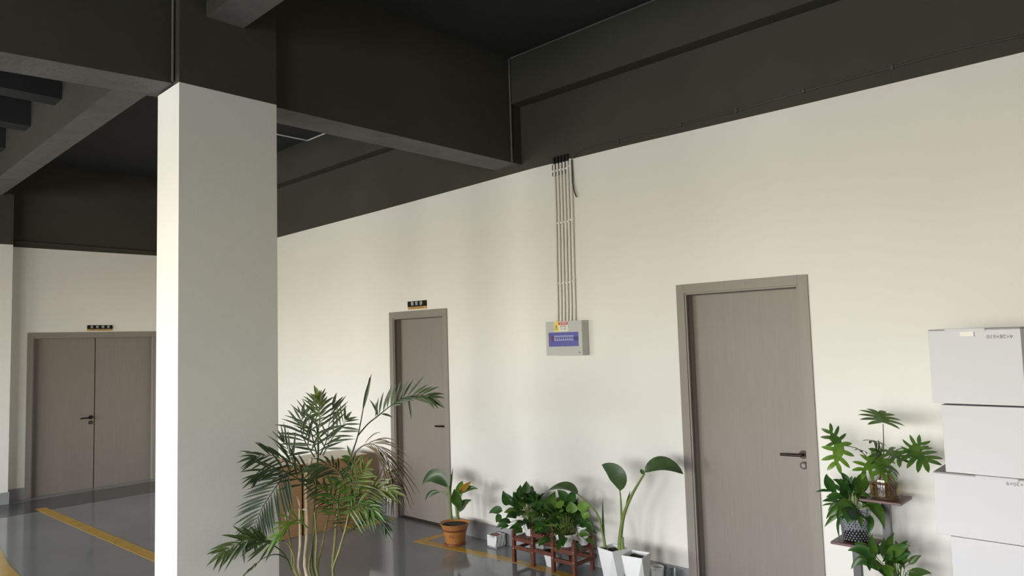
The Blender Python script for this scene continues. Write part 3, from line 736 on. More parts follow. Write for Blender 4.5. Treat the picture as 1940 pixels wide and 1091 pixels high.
for a in (((568, 962), (566, 950), (562, 940)), ((583, 968), (577, 962), (572, 966)), ((597, 962), (602, 955), (604, 960)), ((545, 985), (546, 970), (545, 962)), ((541, 985), (539, 968), (540, 958))):
    b = MB(); leaf(b, pp(*a[0], -.08), pp(*a[1], -.08), pp(*a[2], -.08), -AZ, 0.010, n=4, fold=0.5); b.build('leaf_sheath', M['cane_pale'], palm)

# ------------------------------------------------------------------ terracotta pot with young bird of paradise
TY = 4.80
tc = Vector((4.235, 4.765, 0))
tp = thing('potted_banana_plant', tc, 'broad-leaved plant with a yellowing leaf in a terracotta pot on the floor by the door', 'potted plant')
b = MB(); b.lathe(tc, [(0.0806, 0.0148), (0.0850, 0.0222), (0.1022, 0.1221), (0.1051, 0.1258), (0.1080, 0.1317), (0.1051, 0.1384), (0.1094, 0.1406), (0.1210, 0.1665), (0.1339, 0.1798), (0.1354, 0.1850), (0.1282, 0.1850), (0.1123, 0.1591), (0.0000, 0.1591)], 40); b.build('pot', M['terracotta'], tp, smooth=35)
b = MB(); b.lathe(tc, [(0.1040, 0.1228), (0.1098, 0.1317), (0.1040, 0.1406)], 40); b.build('rim_band', M['terracotta_dark'], tp, smooth=60)
b = MB(); b.lathe(tc, [(0.0900, 0.0000), (0.0936, 0.0044), (0.0922, 0.0163), (0.0806, 0.0178), (0.0000, 0.0178)], 40); b.build('saucer', M['terracotta_dark'], tp, smooth=35)
b = MB(); b.lathe(tc, [(0.1166, 0.1658), (0.0792, 0.1717), (0.0360, 0.1746), (0.0000, 0.1761)], 24); b.build('soil', M['soil'], tp)
d = (Vector((0, 0, 0)) - Vector((tc.x, tc.y, 0))).normalized(); rt = Vector((-d.y, d.x, 0))
text_mesh('lettering', 'FZ', 0.034, tc + Vector((0, 0, 0.085)) + (d * 0.96 - rt * 0.30).normalized() * 0.0972, (rt * 0.96 + d * 0.30), WU, M['terracotta_dark'], tp, 0.002)
def tl(px, py, X=4.20): return at_x(px, py, X)
def stem(parent, pts, r0, r1, mat, name='stem', m=5):
    w = frond_pts(pts, m); n = len(w); b = MB(); b.tube(w, [r0 + (r1 - r0) * i / (n - 1) for i in range(n)], 8); return b.build(name, mat, parent, smooth=60)
def leaf_part(parent, p0, p1, p2, nrm, width, mat, name='leaf', **k):
    b = MB(); leaf(b, p0, p1, p2, nrm, width, n=k.pop('n', 12), **k); return b.build(name, mat, parent, smooth=50)
F0 = Vector((-0.7, -0.65, 0.3))
stem(tp, [tl(855, 984), tl(853, 955), tl(851, 930), tl(850, 920)], 0.014, 0.008, M['stem_green'])
stem(tp, [tl(868, 984), tl(865, 965), tl(863, 952)], 0.016, 0.009, M['stem_green'])
stem(tp, [tl(852, 945), tl(846, 932), tl(838, 931), tl(832, 931)], 0.004, 0.003, M['stem_green'])
stem(tp, [tl(852, 935), tl(848, 925), tl(843, 922)], 0.004, 0.003, M['stem_green'])
stem(tp, [tl(853, 955), tl(848, 940), tl(840, 934), tl(832, 931)], 0.0035, 0.003, M['stem_green'])
leaf_part(tp, tl(850, 923), tl(824, 882, 4.15), tl(800, 918, 4.12), F0, 0.125, M['leaf_grey'], fold=0.35, shape=0.75)
leaf_part(tp, tl(834, 932), tl(812, 928, 4.15), tl(806, 952, 4.12), F0, 0.045, M['leaf_grey'], fold=0.3)
leaf_part(tp, tl(868, 962), tl(868, 940, 4.16), tl(860, 926, 4.12), Vector((-0.8, -0.4, 0.1)), 0.105, M['leaf_mid'], fold=0.45)
leaf_part(tp, tl(864, 955), tl(872, 920), tl(876, 911, 4.25), F0, 0.07, M['leaf_light'], fold=0.4)
leaf_part(tp, tl(872, 932), tl(882, 922), tl(894, 911), F0, 0.05, M['leaf_orange'], fold=0.4)
leaf_part(tp, tl(870, 935), tl(884, 920), tl(906, 926, 4.25), F0, 0.05, M['leaf_mid'], fold=0.4)
leaf_part(tp, tl(870, 970), tl(875, 950), tl(894, 947), F0, 0.065, M['leaf_grey'], fold=0.35)
leaf_part(tp, tl(853, 935), tl(855, 910), tl(858, 886), F0, 0.018, M['leaf_grey'], fold=0.9, name='spear_leaf')
stem(tp, [tl(868, 984), tl(869, 972), tl(871, 966)], 0.005, 0.003, M['stem_green'])

# ------------------------------------------------------------------ marble cube planter
mc = at_z(941, 1033, 0.0)
mp = thing('square_planter', (4.40, 4.42, 0), 'small white marble-look square planter on the floor left of the wooden stand', 'planter')
b = MB(); s = 0.056; x, y = 4.40, 4.42
q = lambda w: [(x - w, y - w), (x + w, y - w), (x + w, y + w), (x - w, y + w)]
ring = lambda w, z: [(px_, py_, z) for px_, py_ in q(w)]
b.hexa(ring(s * 0.94, 0.014), ring(s * 0.94, 0.02))
for a, c in (((x - s, y - s), (x + s, y - s + .008)), ((x - s, y + s - .008), (x + s, y + s)), ((x - s, y - s + .008), (x - s + .008, y + s - .008)), ((x + s - .008, y - s + .008), (x + s, y + s - .008))):
    b.box(a[0], c[0], a[1], c[1], 0.015, 0.105)
b.build('pot', M['marble'], mp)
b = MB(); b.box(x - s * 0.9, x + s * 0.9, y - s * 0.9, y + s * 0.9, 0.0, 0.016); b.build('foot', M['skirting'], mp)
b = MB(); b.box(x - s + .0085, x + s - .0085, y - s + .0085, y + s - .0085, 0.0205, 0.098); b.build('soil', M['terracotta_dark'], mp)

# ------------------------------------------------------------------ wooden three-tier plant stand
sx0, sx1 = 4.20, 4.415
posts = [(4.02, 0.262), (3.815, 0.328), (3.61, 0.332), (3.405, 0.268)]
ws = thing('wooden_plant_stand', (sx0, 3.71, 0), 'small red-brown wooden three-step plant stand against the wall', 'plant stand')
for i, (y, h) in enumerate(posts):
    for X, hh in ((sx0, h), (sx1, h)):
        b = MB(); b.box(X - 0.013, X + 0.013, y - 0.013, y + 0.013, 0, hh - 0.018)
        b.lathe((X, y, hh - 0.020), [(0.007, 0), (0.007, 0.004), (0.013, 0.010), (0.013, 0.016), (0.009, 0.022), (0, 0.024)], 10)
        b.build('post', M['wood'], ws, smooth=40)
tiers = [(4.02, 3.815, 0.195), (3.815, 3.61, 0.255), (3.61, 3.405, 0.185)]
for (ya, yb, z) in tiers:
    b = MB()
    for X in (sx0, sx1): b.box(X - 0.009, X + 0.009, yb + 0.012, ya - 0.012, z - 0.028, z)
    for yy in (ya - 0.02, yb + 0.02): b.box(sx0 + 0.009, sx1 - 0.009, yy - 0.007, yy + 0.007, z - 0.024, z - 0.008)
    b.build('rail', M['wood'], ws)
    for k in range(6):
        y = yb + 0.026 + (ya - yb - 0.052) * k / 5
        b = MB(); b.box(sx0 - 0.006, sx1 + 0.006, y - 0.0085, y + 0.0085, z, z + 0.007); b.build('slat', M['wood'], ws)
for (ya, yb, z) in ((4.02, 3.815, 0.115), (3.815, 3.61, 0.125), (3.61, 3.405, 0.095)):
    for X in (sx0, sx1):
        b = MB(); b.box(X - 0.009, X + 0.009, yb + 0.012, ya - 0.012, z - 0.014, z + 0.014); b.build('stretcher', M['wood'], ws)
for y, z in ((3.405, 0.087), (3.405, 0.172), (4.02, 0.102)):
    b = MB(); b.box(sx0 + 0.013, sx1 - 0.013, y - 0.007, y + 0.007, z - 0.0125, z + 0.0125); b.build('side_rail', M['wood'], ws)
for (y, h) in posts:
    for z in (0.105, 0.18, 0.24):
        if z < h - 0.03:
            b = MB(); b.tube([(sx0 - 0.012, y, z), (sx0 - 0.0145, y, z)], 0.004, 8); b.build('screw_plug', M['screw'], ws)

# ------------------------------------------------------------------ leafy pothos on the stand
def bush(parent, c, n, spread, height, size, mats, seed, squash=(1, 1), low=-0.15, centre_r=0.03, wr=0.55, lean=(0, 0)):
    """heart-leaved clump: arching stalks from the pot, one leaf on each"""
    g = random.Random(seed); c = Vector(c)
    lf = [MB() for _ in mats]; st = MB()
    for i in range(n):
        a = i * 2.399963 + g.uniform(-0.3, 0.3); u = (i + 0.5) / n
        el = low + (1.35 - low) * (1 - u) ** 0.8 + g.uniform(-0.12, 0.12)
        d = Vector((math.cos(a) * math.cos(el) * squash[0] + lean[0], math.sin(a) * math.cos(el) * squash[1] + lean[1], 0))
        R = spread * g.uniform(0.30, 1.0)
        d.x = min(d.x, (WX - 0.10 - c.x) / R)
        tipp = c + Vector((d.x * R, d.y * R, height * max(-0.25, math.sin(el)) * g.uniform(0.75, 1.05)))
        base = c + Vector((d.x, d.y, 0)) * centre_r
        st.tube([base, (base + tipp) / 2 + Vector((0, 0, 0.025)), tipp], 0.002, 5)
        L = size * g.uniform(0.75, 1.2)
        dd = (Vector((d.x, d.y, math.sin(el) * 0.9 + g.uniform(-0.35, 0.25)))).normalized()
        nrm = (Vector((-0.55, -0.5, 0.75)) + Vector((g.uniform(-.6, .6), g.uniform(-.6, .6), g.uniform(-.3, .3)))).normalized()
        if tipp.x + dd.x * L > WX - 0.02: dd.x = (WX - 0.02 - tipp.x) / L
        p2 = tipp + dd * L + Vector((0, 0, -0.18 * L)); p1 = tipp + dd * L * 0.5 + Vector((0, 0, 0.10 * L))
        leaf(lf[g.randrange(len(mats))], tipp, p1, p2, nrm, L * wr * g.uniform(0.85, 1.15), n=7, fold=0.22, shape=0.62)
    for m_, q_ in zip(lf, mats):
        if m_.v: m_.build('foliage', q_, parent, smooth=60)
    st.build('stalks', M['stem_green'], parent, smooth=60)
def round_pot(parent, c, r0, r1, h, mat=None):
    b = MB(); b.lathe(c, [(r0 * 0.95, 0), (r0, 0.006), (r1 * 0.985, h * 0.86), (r1 * 1.03, h * 0.88), (r1 * 1.03, h), (r1 * 0.95, h), (r1 * 0.92, h * 0.88), (0, h * 0.88)], 32)
    b.build('pot', mat or M['white_pot'], parent, smooth=35)
    b = MB(); b.lathe(Vector(c) + Vector((0, 0, h * 0.885)), [(r1 * 0.915, 0), (r1 * 0.5, 0.006), (0, 0.008)], 20); b.build('soil', M['soil'], parent)
greens = [M['leaf_dark'], M['leaf_dark'], M['leaf_mid'], M['leaf_mid']]
c = Vector((4.305, 3.918, 0.2025)); p = thing('potted_pothos', c, 'leafy green pothos in a white pot on the left step of the wooden stand', 'potted plant', 'pothos on the wooden stand')
round_pot(p, c, 0.052, 0.072, 0.10)
bush(p, c + Vector((0, 0, 0.09)), 80, 0.175, 0.22, 0.105, greens, 3, low=-0.3, lean=(-0.10, 0.12))
b = MB(); X = 4.25
leaf(b, at_x(952, 968, X), at_x(940, 962, X), at_x(926, 972, X), F0, 0.065, n=8, fold=0.2, shape=0.65)
leaf(b, at_x(996, 935, X), at_x(998, 922, X), at_x(997, 911, X), F0, 0.075, n=8, fold=0.2, shape=0.65)
leaf(b, at_x(968, 955, X), at_x(957, 945, X), at_x(953, 929, X), F0, 0.09, n=8, fold=0.2, shape=0.6)
leaf(b, at_x(990, 950, X), at_x(984, 932, X), at_x(986, 918, X), F0, 0.085, n=8, fold=0.2, shape=0.6)
leaf(b, at_x(985, 958, X), at_x(976, 945, X), at_x(973, 930, X), F0, 0.06, n=8, fold=0.3, shape=0.65)
leaf(b, at_x(950, 976, X), at_x(944, 980, X), at_x(940, 990, X), F0, 0.06, n=8, fold=0.2, shape=0.65)
b.build('foliage', M['leaf_dark'], p, smooth=60)
c = Vector((4.33, 3.712, 0.2625)); p = thing('potted_pothos', c, 'trailing pothos on the top step of the wooden stand between the two other pothos', 'potted plant', 'pothos on the wooden stand')
round_pot(p, c, 0.050, 0.066, 0.085)
bush(p, c + Vector((0, 0, 0.075)), 44, 0.12, 0.11, 0.10, greens, 8, low=-0.6, lean=(-0.25, 0))
b = MB(); X = 4.2
leaf(b, at_x(1042, 975, X), at_x(1040, 955, X), at_x(1052, 930, X), F0, 0.10, n=8, fold=0.2, shape=0.8)
leaf(b, at_x(1030, 988, X), at_x(1026, 995, X), at_x(1021, 1005, X), F0, 0.06, n=8, fold=0.2, shape=0.65)
leaf(b, at_x(1045, 980, X), at_x(1044, 995, X), at_x(1036, 1010, X), F0, 0.10, n=8, fold=0.2, shape=0.65)
b.build('foliage', M['leaf_mid'], p, smooth=60)
c = Vector((4.275, 3.54, 0.1925)); p = thing('potted_pothos', c, 'bushy pothos in a wide white pot on the right step of the wooden stand', 'potted plant', 'pothos on the wooden stand')
round_pot(p, c, 0.062, 0.088, 0.095)
bush(p, c + Vector((0, 0, 0.085)), 84, 0.165, 0.20, 0.105, greens, 21, low=-0.25, lean=(-0.12, 0.02))
b = MB(); X = 4.2
leaf(b, at_x(1075, 950, X), at_x(1066, 935, X), at_x(1056, 928, X), F0, 0.07, n=8, fold=0.25, shape=0.65)
leaf(b, at_x(1080, 952, X), at_x(1082, 940, X), at_x(1091, 928, X), F0, 0.075, n=8, fold=0.25, shape=0.65)
leaf(b, at_x(1110, 990, X), at_x(1118, 998, X), at_x(1124, 1005, X), F0, 0.05, n=8, fold=0.25, shape=0.65)
b.build('foliage', M['leaf_dark'], p, smooth=60)
b = MB()
leaf(b, at_x(1064, 962, X), at_x(1058, 955, X), at_x(1070, 948, X), F0, 0.07, n=8, fold=0.15, shape=0.7)
leaf(b, at_x(1084, 972, X), at_x(1083, 960, X), at_x(1080, 950, X), F0, 0.09, n=8, fold=0.15, shape=0.65)
leaf(b, at_x(1095, 965, X), at_x(1110, 955, X), at_x(1122, 960, X), F0, 0.08, n=8, fold=0.2, shape=0.65)
leaf(b, at_x(1102, 978, X), at_x(1110, 972, X), at_x(1118, 980, X), F0, 0.07, n=8, fold=0.15, shape=0.65)
b.build('foliage', M['leaf_light'], p, smooth=60)
# pots on the floor behind the stand
def floor_pot(c, r0, r1, h, label):
    c = Vector(c); p = thing('flower_pot', c, label, 'flower pot'); round_pot(p, c, r0, r1, h, M['matte_pot'])
floor_pot((4.315, 3.712, 0), 0.055, 0.075, 0.12, 'white pot on the floor under the top step of the wooden stand')
c = Vector((4.375, 3.452, 0.1925)); p = thing('flower_pot', c, 'narrow white pot at the back right corner of the wooden stand, half behind leaves', 'flower pot')
round_pot(p, c, 0.036, 0.046, 0.14, M['matte_pot'])
b = MB(); b.box(4.476, 4.488, 3.95, 4.03, 0.045, 0.125); so = b.build('wall_socket', M['white_pot'], bevel=0.004, label='white wall socket on the skirting behind the left end of the wooden stand', cat='socket')
b = MB(); b.box(4.474, 4.477, 3.985, 3.993, 0.083, 0.09)
b.build('socket_hole', M['black'], so)

# ------------------------------------------------------------------ faceted white pots
def facet_pot(parent, c, w, h, rot, f=0.62):
    """square mouth, tapering to a smaller square foot turned by 45 degrees: eight triangles"""
    c = Vector(c); top = []; bot = []
    for k in range(4):
        a = rot + math.pi / 2 * k; top.append(c + Vector((math.cos(a), math.sin(a), 0)) * w * 0.7071 + Vector((0, 0, h)))
        a2 = a + math.pi / 4; bot.append(c + Vector((math.cos(a2), math.sin(a2), 0)) * w * f * 0.7071)
    inn = [c + Vector((0, 0, h)) + (p - c - Vector((0, 0, h))) * 0.90 for p in top]
    ind = [c + Vector((0, 0, h - 0.03)) + (p - c - Vector((0, 0, h))) * 0.86 for p in top]
    b = MB(); v = top + bot + inn + ind; fs = []
    for k in range(4):
        k2 = (k + 1) % 4
        fs += [(k, 4 + k, k2), (k2, 4 + k, 4 + k2), (k, k2, 8 + k2, 8 + k), (8 + k, 8 + k2, 12 + k2, 12 + k)]
    fs += [(4, 7, 6, 5), (12, 13, 14, 15)]
    b.add(v, fs); b.build('pot', M['matte_pot'], parent)
    b = MB(); g = random.Random(int(w * 1000)); n = 9
    inset = [c + Vector((0, 0, h - 0.029)) + (p - c - Vector((0, 0, h))) * 0.85 for p in top]
    vs = []; fs = []
    for i in range(n + 1):
        for j in range(n + 1):
            p = inset[0].lerp(inset[1], i / n).lerp(inset[3].lerp(inset[2], i / n), j / n); e = 0 if i in (0, n) or j in (0, n) else g.uniform(0.002, 0.014)
            vs.append(p + Vector((0, 0, e)))
    for i in range(n):
        for j in range(n): fs.append((i * (n + 1) + j, (i + 1) * (n + 1) + j, (i + 1) * (n + 1) + j + 1, i * (n + 1) + j + 1))
    b.add(vs, fs); b.build('soil', M['soil'], parent)
c1 = Vector((4.135, 3.005, 0)); c2 = Vector((4.112, 2.795, 0))
bp = thing('bird_of_paradise', c1, 'tall bird of paradise with three paddle leaves in a faceted white pot', 'potted plant', 'faceted white pots')
facet_pot(bp, c1, 0.150, 0.30, math.radians(34))
ep = thing('faceted_planter', c2, 'faceted white pot holding only soil, right of the bird of paradise', 'planter', 'faceted white pots')
facet_pot(ep, c2, 0.150, 0.30, math.radians(54))
def bl(px, py, X=4.13): return at_x(px, py, X)
stem(bp, [bl(1174, 1040), bl(1176, 1010), bl(1182, 975), bl(1196, 940), bl(1210, 915), bl(1221, 897)], 0.017, 0.006, M['stem_green'])
stem(bp, [bl(1180, 1040), bl(1179, 1025), bl(1180, 1018)], 0.012, 0.008, M['stem_green'])
stem(bp, [bl(1178, 1000), bl(1177, 970), bl(1176, 945), bl(1174, 929)], 0.009, 0.004, M['stem_green'])
stem(bp, [bl(1147, 1040), bl(1142, 1010), bl(1132, 975), bl(1115, 955), bl(1094, 935)], 0.011, 0.004, M['stem_green'])
leaf_part(bp, bl(1175, 930), bl(1180, 893, 4.09), bl(1140, 880, 4.10), Vector((-0.75, -0.6, 0.15)), 0.118, M['leaf_grey'], fold=0.10, shape=0.95, blunt=0.75)
leaf_part(bp, bl(1221, 895), bl(1252, 862, 4.19), bl(1295, 898, 4.34), Vector((-0.55, -0.5, 0.6)), 0.105, M['leaf_grey'], fold=0.30, shape=0.95, blunt=0.75)
leaf_part(bp, bl(1095, 937), bl(1078, 910, 4.09), bl(1038, 929, 4.11), Vector((-0.5, -0.45, 0.7)), 0.075, M['leaf_grey'], fold=0.30, shape=0.95, blunt=0.8)
leaf_part(bp, bl(1221, 899), bl(1215, 892), bl(1214, 888), F0, 0.03, M['leaf_grey'], n=5)
leaf_part(bp, bl(1186, 962), bl(1190, 945), bl(1194, 930), F0, 0.016, M['leaf_grey'], fold=0.9, name='spear_leaf')
leaf_part(bp, bl(1146, 1035), bl(1141, 990), bl(1142, 945), F0, 0.014, M['leaf_dark'], fold=0.9, name='spear_leaf')
# small white cup and clear glass by the wall
c = Vector((4.41, 2.825, 0))
cp = thing('cup', c, 'small white cup on the floor against the wall right of the faceted pots', 'cup')
b = MB(); b.lathe(c, [(0.036, 0), (0.040, 0.004), (0.046, 0.135), (0.0465, 0.14), (0.042, 0.14), (0.037, 0.012), (0, 0.010)], 28); b.build('cup_body', M['matte_pot'], cp, smooth=40)
b = MB(); b.lathe(c, [(0.0455, 0.118), (0.0485, 0.120), (0.0485, 0.136), (0.0458, 0.138)], 28); b.build('rim', M['white_pot'], cp, smooth=40)
c = Vector((4.415, 2.70, 0))
gp = thing('drinking_glass', c, 'clear empty glass on the floor beside the white cup', 'glass')
b = MB(); b.lathe(c, [(0.040, 0), (0.044, 0.004), (0.048, 0.135), (0.0455, 0.135), (0.041, 0.010), (0, 0.008)], 28); b.build('glass_body', M['glass'], gp, smooth=40)

# ------------------------------------------------------------------ tall plant shelf at the right
sh = thing('plant_shelf', (4.25, 1.32, 0), 'charcoal metal plant stand with staggered wooden shelves between the door and the cartons', 'plant stand')
S1 = Vector((4.27, 1.255, 0.845)); S2 = Vector((4.25, 1.415, 0.592)); S3 = Vector((4.21, 1.20, 0.30))
for q, nm in ((S1, 'shelf'), (S2, 'shelf'), (S3, 'shelf')):
    b = MB(); b.box(q.x - 0.105, q.x + 0.105, q.y - 0.105, q.y + 0.105, q.z - 0.014, q.z); b.build('shelf', M['shelf_wood'], sh, bevel=0.002)
for q, x in ((S1, 0.0), (S2, 0.0), (S3, 0.05)):
    b = MB(); b.box(q.x + x - 0.018, q.x + x + 0.018, q.y - 0.020, q.y + 0.020, 0.02, q.z - 0.014); b.build('post', M['post_metal'], sh)
b = MB(); b.box(4.12, 4.40, 1.10, 1.52, 0.0, 0.02); b.build('base', M['post_metal'], sh)
# glass jar with a cut-leaf philodendron rooting in water
jc = S1.copy()
jp = thing('philodendron_in_jar', jc, 'cut-leaf philodendron rooting in a clear glass jar on the upper shelf', 'plant in a jar')
b = MB(); b.lathe(jc, [(0.070, 0.001), (0.076, 0.010), (0.076, 0.10), (0.070, 0.125), (0.050, 0.15), (0.046, 0.165), (0.050, 0.185)], 32); b.build('jar', M['glass'], jp, smooth=40)
b = MB(); b.lathe(jc, [(0.072, 0.012), (0.0725, 0.080), (0.0, 0.0805)], 28); b.build('water', M['water'], jp, smooth=40)
b = MB(); g = random.Random(11)
for k in range(60):
    a = g.uniform(0, 6.28); r_ = g.uniform(0.02, 0.065); a2 = a + g.uniform(-1.5, 1.5)
    b.tube([jc + Vector((0.02 * math.cos(a), 0.02 * math.sin(a), g.uniform(0.07, 0.13))), jc + Vector((r_ * math.cos(a), r_ * math.sin(a), g.uniform(0.04, 0.08))), jc + Vector((r_ * math.cos(a2), r_ * math.sin(a2), g.uniform(0.015, 0.05)))], 0.0022, 4)
b.build('roots', M['root'], jp, smooth=60)
def lobed(parent, p0, p2, nrm, w, mat, lobes=5, bend=0.0):
    """deeply cut leaf: a midrib body and finger lobes along both sides"""
    p0, p2, nrm = Vector(p0), Vector(p2), Vector(nrm).normalized()
    ax = p2 - p0; L = ax.length; t = ax / L; s = t.cross(nrm).normalized(); n = s.cross(t).normalized()
    b = MB(); mid = p0 + ax * 0.5 + n * bend * L
    leaf(b, p0, mid, p2, n, w * 0.40, n=8, fold=0.1, shape=0.62)
    for k in range(lobes):
        u = 0.10 + 0.72 * k / (lobes - 1)
        c = bez(p0, mid, p2, u)
        ang = 2.0 - 1.45 * k / (lobes - 1)
        ln = w * (0.60 if 0 < k < lobes - 1 else 0.48)
        for sg in (1, -1):
            d = t * math.cos(ang) + s * sg * math.sin(ang)
            leaf(b, c - d * 0.02 * ln, c + d * ln * 0.5 + n * 0.006, c + d * ln - n * 0.012, n, w * 0.165, n=6, fold=0.1, shape=0.9, blunt=0.6)
    return b.build('leaf', mat, parent, smooth=60)
def jl(px, py, X=4.26): return at_x(px, py, X)
mouth = jc + Vector((0, 0, 0.17))
ML, MM = M['leaf_light'], M['leaf_mid']
def stalk(pts): stem(jp, [mouth - Vector((0, 0, 0.08))] + pts, 0.0035, 0.0022, M['stem_dark'], 'stalk', 4)
stalk([mouth, jl(1674, 840), jl(1673, 803)])
stalk([mouth, jl(1648, 870), jl(1625, 850), jl(1600, 844)])
stalk([mouth, jl(1690, 860), jl(1704, 850), jl(1720, 851)])
stalk([mouth, jl(1668, 850), jl(1664, 838)])
lobed(jp, jl(1673, 801), jl(1664, 782, 4.16), Vector((-0.15, -0.1, 1)), 0.19, MM)
lobed(jp, jl(1591, 838), jl(1583, 882, 4.2), Vector((-0.8, -0.45, 0.2)), 0.15, ML, 4)
lobed(jp, jl(1592, 846), jl(1571, 815, 4.22), Vector((-0.8, -0.35, 0.3)), 0.12, MM, 4)
lobed(jp, jl(1722, 852), jl(1758, 876, 4.2), Vector((-0.7, -0.6, 0.3)), 0.17, MM, 5)
lobed(jp, jl(1726, 856), jl(1745, 838, 4.22), Vector((-0.7, -0.6, 0.4)), 0.12, MM, 4)
lobed(jp, jl(1682, 852), jl(1707, 872, 4.2), Vector((-0.6, -0.5, 0.6)), 0.14, MM, 4)
lobed(jp, jl(1673, 868), jl(1668, 896, 4.16), Vector((-0.85, -0.5, 0.2)), 0.16, ML, 4)
lobed(jp, jl(1664, 872), jl(1633, 892, 4.17), Vector((-0.6, -0.4, 0.6)), 0.14, ML, 4)
lobed(jp, jl(1668, 868), jl(1658, 850, 4.2), Vector((-0.7, -0.4, 0.5)), 0.12, MM, 4)
lobed(jp, jl(1664, 837), jl(1648, 835, 4.2), Vector((-0.1, -0.1, 1)), 0.10, M['leaf_dark'], 4)
lobed(jp, jl(1680, 880), jl(1690, 894, 4.17), Vector((-0.7, -0.6, 0.3)), 0.10, MM, 4)
lobed(jp, jl(1640, 856), jl(1630, 852, 4.2), Vector((-0.2, -0.2, 1)), 0.08, M['leaf_dark'], 4)

# cut glass vase with a leafy plant on the middle shelf
lc = S2.copy()
lp = thing('peace_lily_in_vase', lc, 'dark leafy plant in a grey cut-glass vase on the middle shelf beside the door', 'plant in a vase')
b = MB(); b.lathe(lc, [(0.064, 0.001), (0.068, 0.006), (0.086, 0.187)], 32); b.build('vase', M['cut_glass'], lp, smooth=40)
b = MB()
for k in range(26):
    for j in range(9):
        a = 2 * math.pi * (k + 0.5 * (j % 2)) / 26; z = 0.015 + j * 0.0135; r_ = 0.0685 + 0.018 * z / 0.187
        e = Vector((math.cos(a), math.sin(a), 0)); o_ = Vector((-e.y, e.x, 0)); q_ = lc + e * r_ + Vector((0, 0, z))
        b.add([q_ - o_ * 0.006, q_ + Vector((0, 0, -0.006)), q_ + o_ * 0.006, q_ + Vector((0, 0, 0.006)), q_ + e * 0.0022], [(0, 1, 4), (1, 2, 4), (2, 3, 4), (3, 0, 4)])
b.build('cut_pattern', M['cut_facet'], lp)
b = MB(); b.lathe(lc, [(0.062, 0.014), (0.064, 0.04), (0, 0.042)], 24); b.build('gravel', M['soil'], lp)
def ll(px, py, X=4.22): return at_x(px, py, X)
lb = lc + Vector((0, 0, 0.17))
LEAVES = [((1585, 932), (1563, 915), (1566, 897), 0.075, 'leaf_dark'), ((1575, 931), (1560, 926), (1545, 932), 0.02, 'leaf_dark'), ((1612, 945), (1595, 925), (1604, 908), 0.10, 'leaf_dark'),
          ((1632, 935), (1625, 910), (1640, 893), 0.105, 'leaf_mid'), ((1620, 930), (1620, 918), (1621, 912), 0.06, 'leaf_dark'), ((1600, 945), (1580, 935), (1565, 942), 0.05, 'leaf_dark'),
          ((1605, 955), (1585, 945), (1568, 968), 0.04, 'leaf_dark'), ((1600, 958), (1580, 960), (1565, 983), 0.055, 'leaf_mid'), ((1600, 965), (1578, 975), (1562, 998), 0.04, 'leaf_mid'),
          ((1598, 975), (1580, 985), (1592, 1024), 0.022, 'leaf_dark'), ((1608, 965), (1590, 965), (1590, 995), 0.075, 'leaf_dark'), ((1615, 960), (1612, 975), (1606, 992), 0.11, 'leaf_dark'),
          ((1640, 955), (1665, 950), (1676, 1004), 0.085, 'leaf_mid'), ((1645, 960), (1668, 962), (1674, 1000), 0.06, 'leaf_dark'), ((1648, 975), (1652, 990), (1644, 1016), 0.045, 'leaf_dark'),
          ((1612, 950), (1600, 955), (1588, 980), 0.10, 'leaf_mid'), ((1625, 945), (1640, 935), (1643, 960), 0.09, 'leaf_dark'), ((1618, 940), (1630, 928), (1638, 940), 0.08, 'leaf_mid'),
          ((1622, 965), (1628, 975), (1632, 1000), 0.05, 'leaf_mid'), ((1606, 948), (1590, 955), (1580, 965), 0.06, 'leaf_dark')]
g = random.Random(4); pools = {}
for p0, p1, p2, w, k in LEAVES:
    mb = pools.setdefault(k, MB()); X = 4.19 + g.uniform(-0.03, 0.03)
    leaf(mb, ll(*p0, X + 0.04), ll(*p1, X), ll(*p2, X - 0.01), F0 + Vector((g.uniform(-.2, .2), g.uniform(-.3, .3), g.uniform(-.1, .3))), w * 0.78, n=9, fold=0.25, shape=0.8)
for k, mb in pools.items(): mb.build('foliage', M[k], lp, smooth=60)
b = MB()
for p0, p1, p2, w, k in LEAVES: b.tube([lb - Vector((0, 0, 0.10)), lb + Vector((0, 0, 0.0)), ll(*p0, 4.225)], 0.0028, 5)
b.build('stalks', M['stem_green'], lp, smooth=60)

bush(lp, lc + Vector((0.0, 0, 0.16)), 22, 0.085, 0.14, 0.10, [M['leaf_dark'], M['leaf_mid']], 31, low=-0.2, wr=0.36, lean=(-0.25, 0.15))
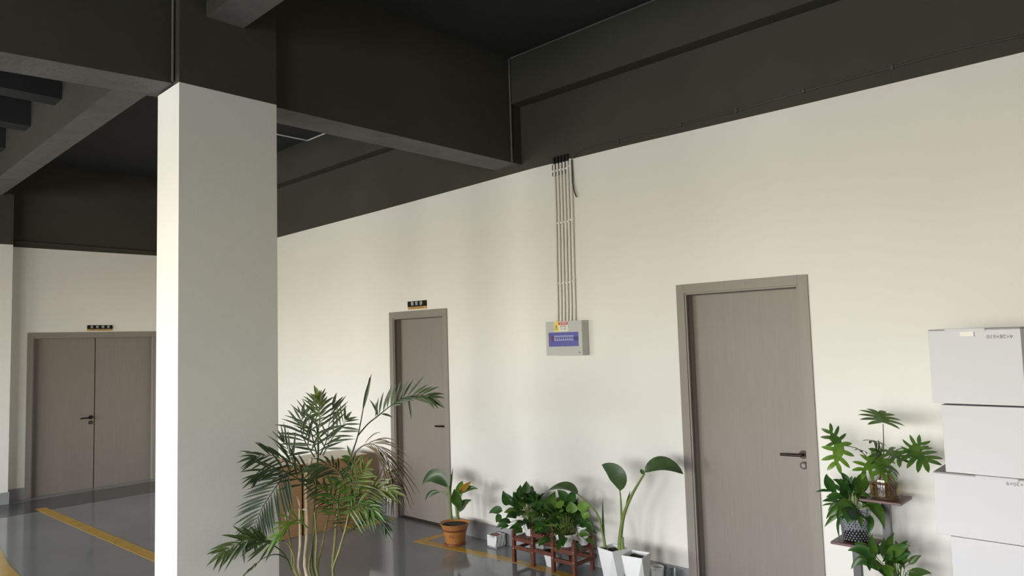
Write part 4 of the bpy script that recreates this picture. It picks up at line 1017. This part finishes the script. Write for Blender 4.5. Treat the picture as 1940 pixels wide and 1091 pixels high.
# low shelf: leafy plant in a clear glass
kc = S3.copy()
kp = thing('leafy_plant_in_glass', kc, 'bushy green plant in a clear glass on the lowest shelf, at the photo bottom edge', 'plant in a vase')
b = MB(); b.lathe(kc, [(0.060, 0.001), (0.065, 0.006), (0.075, 0.15)], 32); b.build('vase', M['glass'], kp, smooth=40)
LOW = [((1660, 1060), (1630, 1032), (1606, 1043), 0.075, 'leaf_dark'), ((1655, 1050), (1632, 1028), (1618, 1030), 0.05, 'leaf_mid'), ((1660, 1055), (1648, 1030), (1652, 1012), 0.06, 'leaf_mid'), ((1672, 1055), (1676, 1030), (1694, 1008), 0.075, 'leaf_mid'),
       ((1682, 1055), (1700, 1035), (1725, 1034), 0.075, 'leaf_mid'), ((1685, 1060), (1705, 1052), (1727, 1048), 0.05, 'leaf_dark'), ((1690, 1050), (1706, 1030), (1720, 1024), 0.04, 'leaf_dark'), ((1690, 1065), (1705, 1058), (1725, 1060), 0.04, 'leaf_mid'),
       ((1690, 1065), (1708, 1060), (1713, 1078), 0.055, 'leaf_mid'), ((1655, 1062), (1628, 1052), (1612, 1078), 0.06, 'leaf_dark'), ((1660, 1068), (1642, 1062), (1648, 1082), 0.06, 'leaf_dark'), ((1664, 1064), (1660, 1070), (1664, 1080), 0.09, 'leaf_mid'),
       ((1678, 1070), (1684, 1080), (1690, 1100), 0.08, 'leaf_light'), ((1676, 1062), (1690, 1058), (1700, 1068), 0.09, 'leaf_dark'), ((1670, 1050), (1676, 1040), (1674, 1018), 0.06, 'leaf_dark'), ((1650, 1058), (1640, 1048), (1622, 1056), 0.06, 'leaf_mid'),
       ((1668, 1075), (1676, 1085), (1682, 1095), 0.07, 'leaf_dark'), ((1668, 1048), (1660, 1036), (1646, 1036), 0.07, 'leaf_mid')]
pools = {}
for p0, p1, p2, w, k in LOW:
    mb = pools.setdefault(k, MB()); X = 4.15 + g.uniform(-0.03, 0.03)
    leaf(mb, ll(*p0, X + 0.03), ll(*p1, X), ll(*p2, X - 0.01), F0 + Vector((g.uniform(-.2, .2), g.uniform(-.3, .3), g.uniform(-.1, .4))), w * 0.78, n=9, fold=0.25, shape=0.75)
for k, mb in pools.items(): mb.build('foliage', M[k], kp, smooth=60)
b = MB()
for p0, p1, p2, w, k in LOW: b.tube([kc + Vector((0, 0, 0.02)), kc + Vector((0, 0, 0.13)), ll(*p0, 4.18)], 0.003, 5)
b.build('stalks', M['stem_green'], kp, smooth=60)
bush(kp, kc + Vector((0.0, 0, 0.14)), 26, 0.10, 0.13, 0.10, [M['leaf_dark'], M['leaf_mid']], 17, low=-0.4, wr=0.36, lean=(-0.2, 0.0))
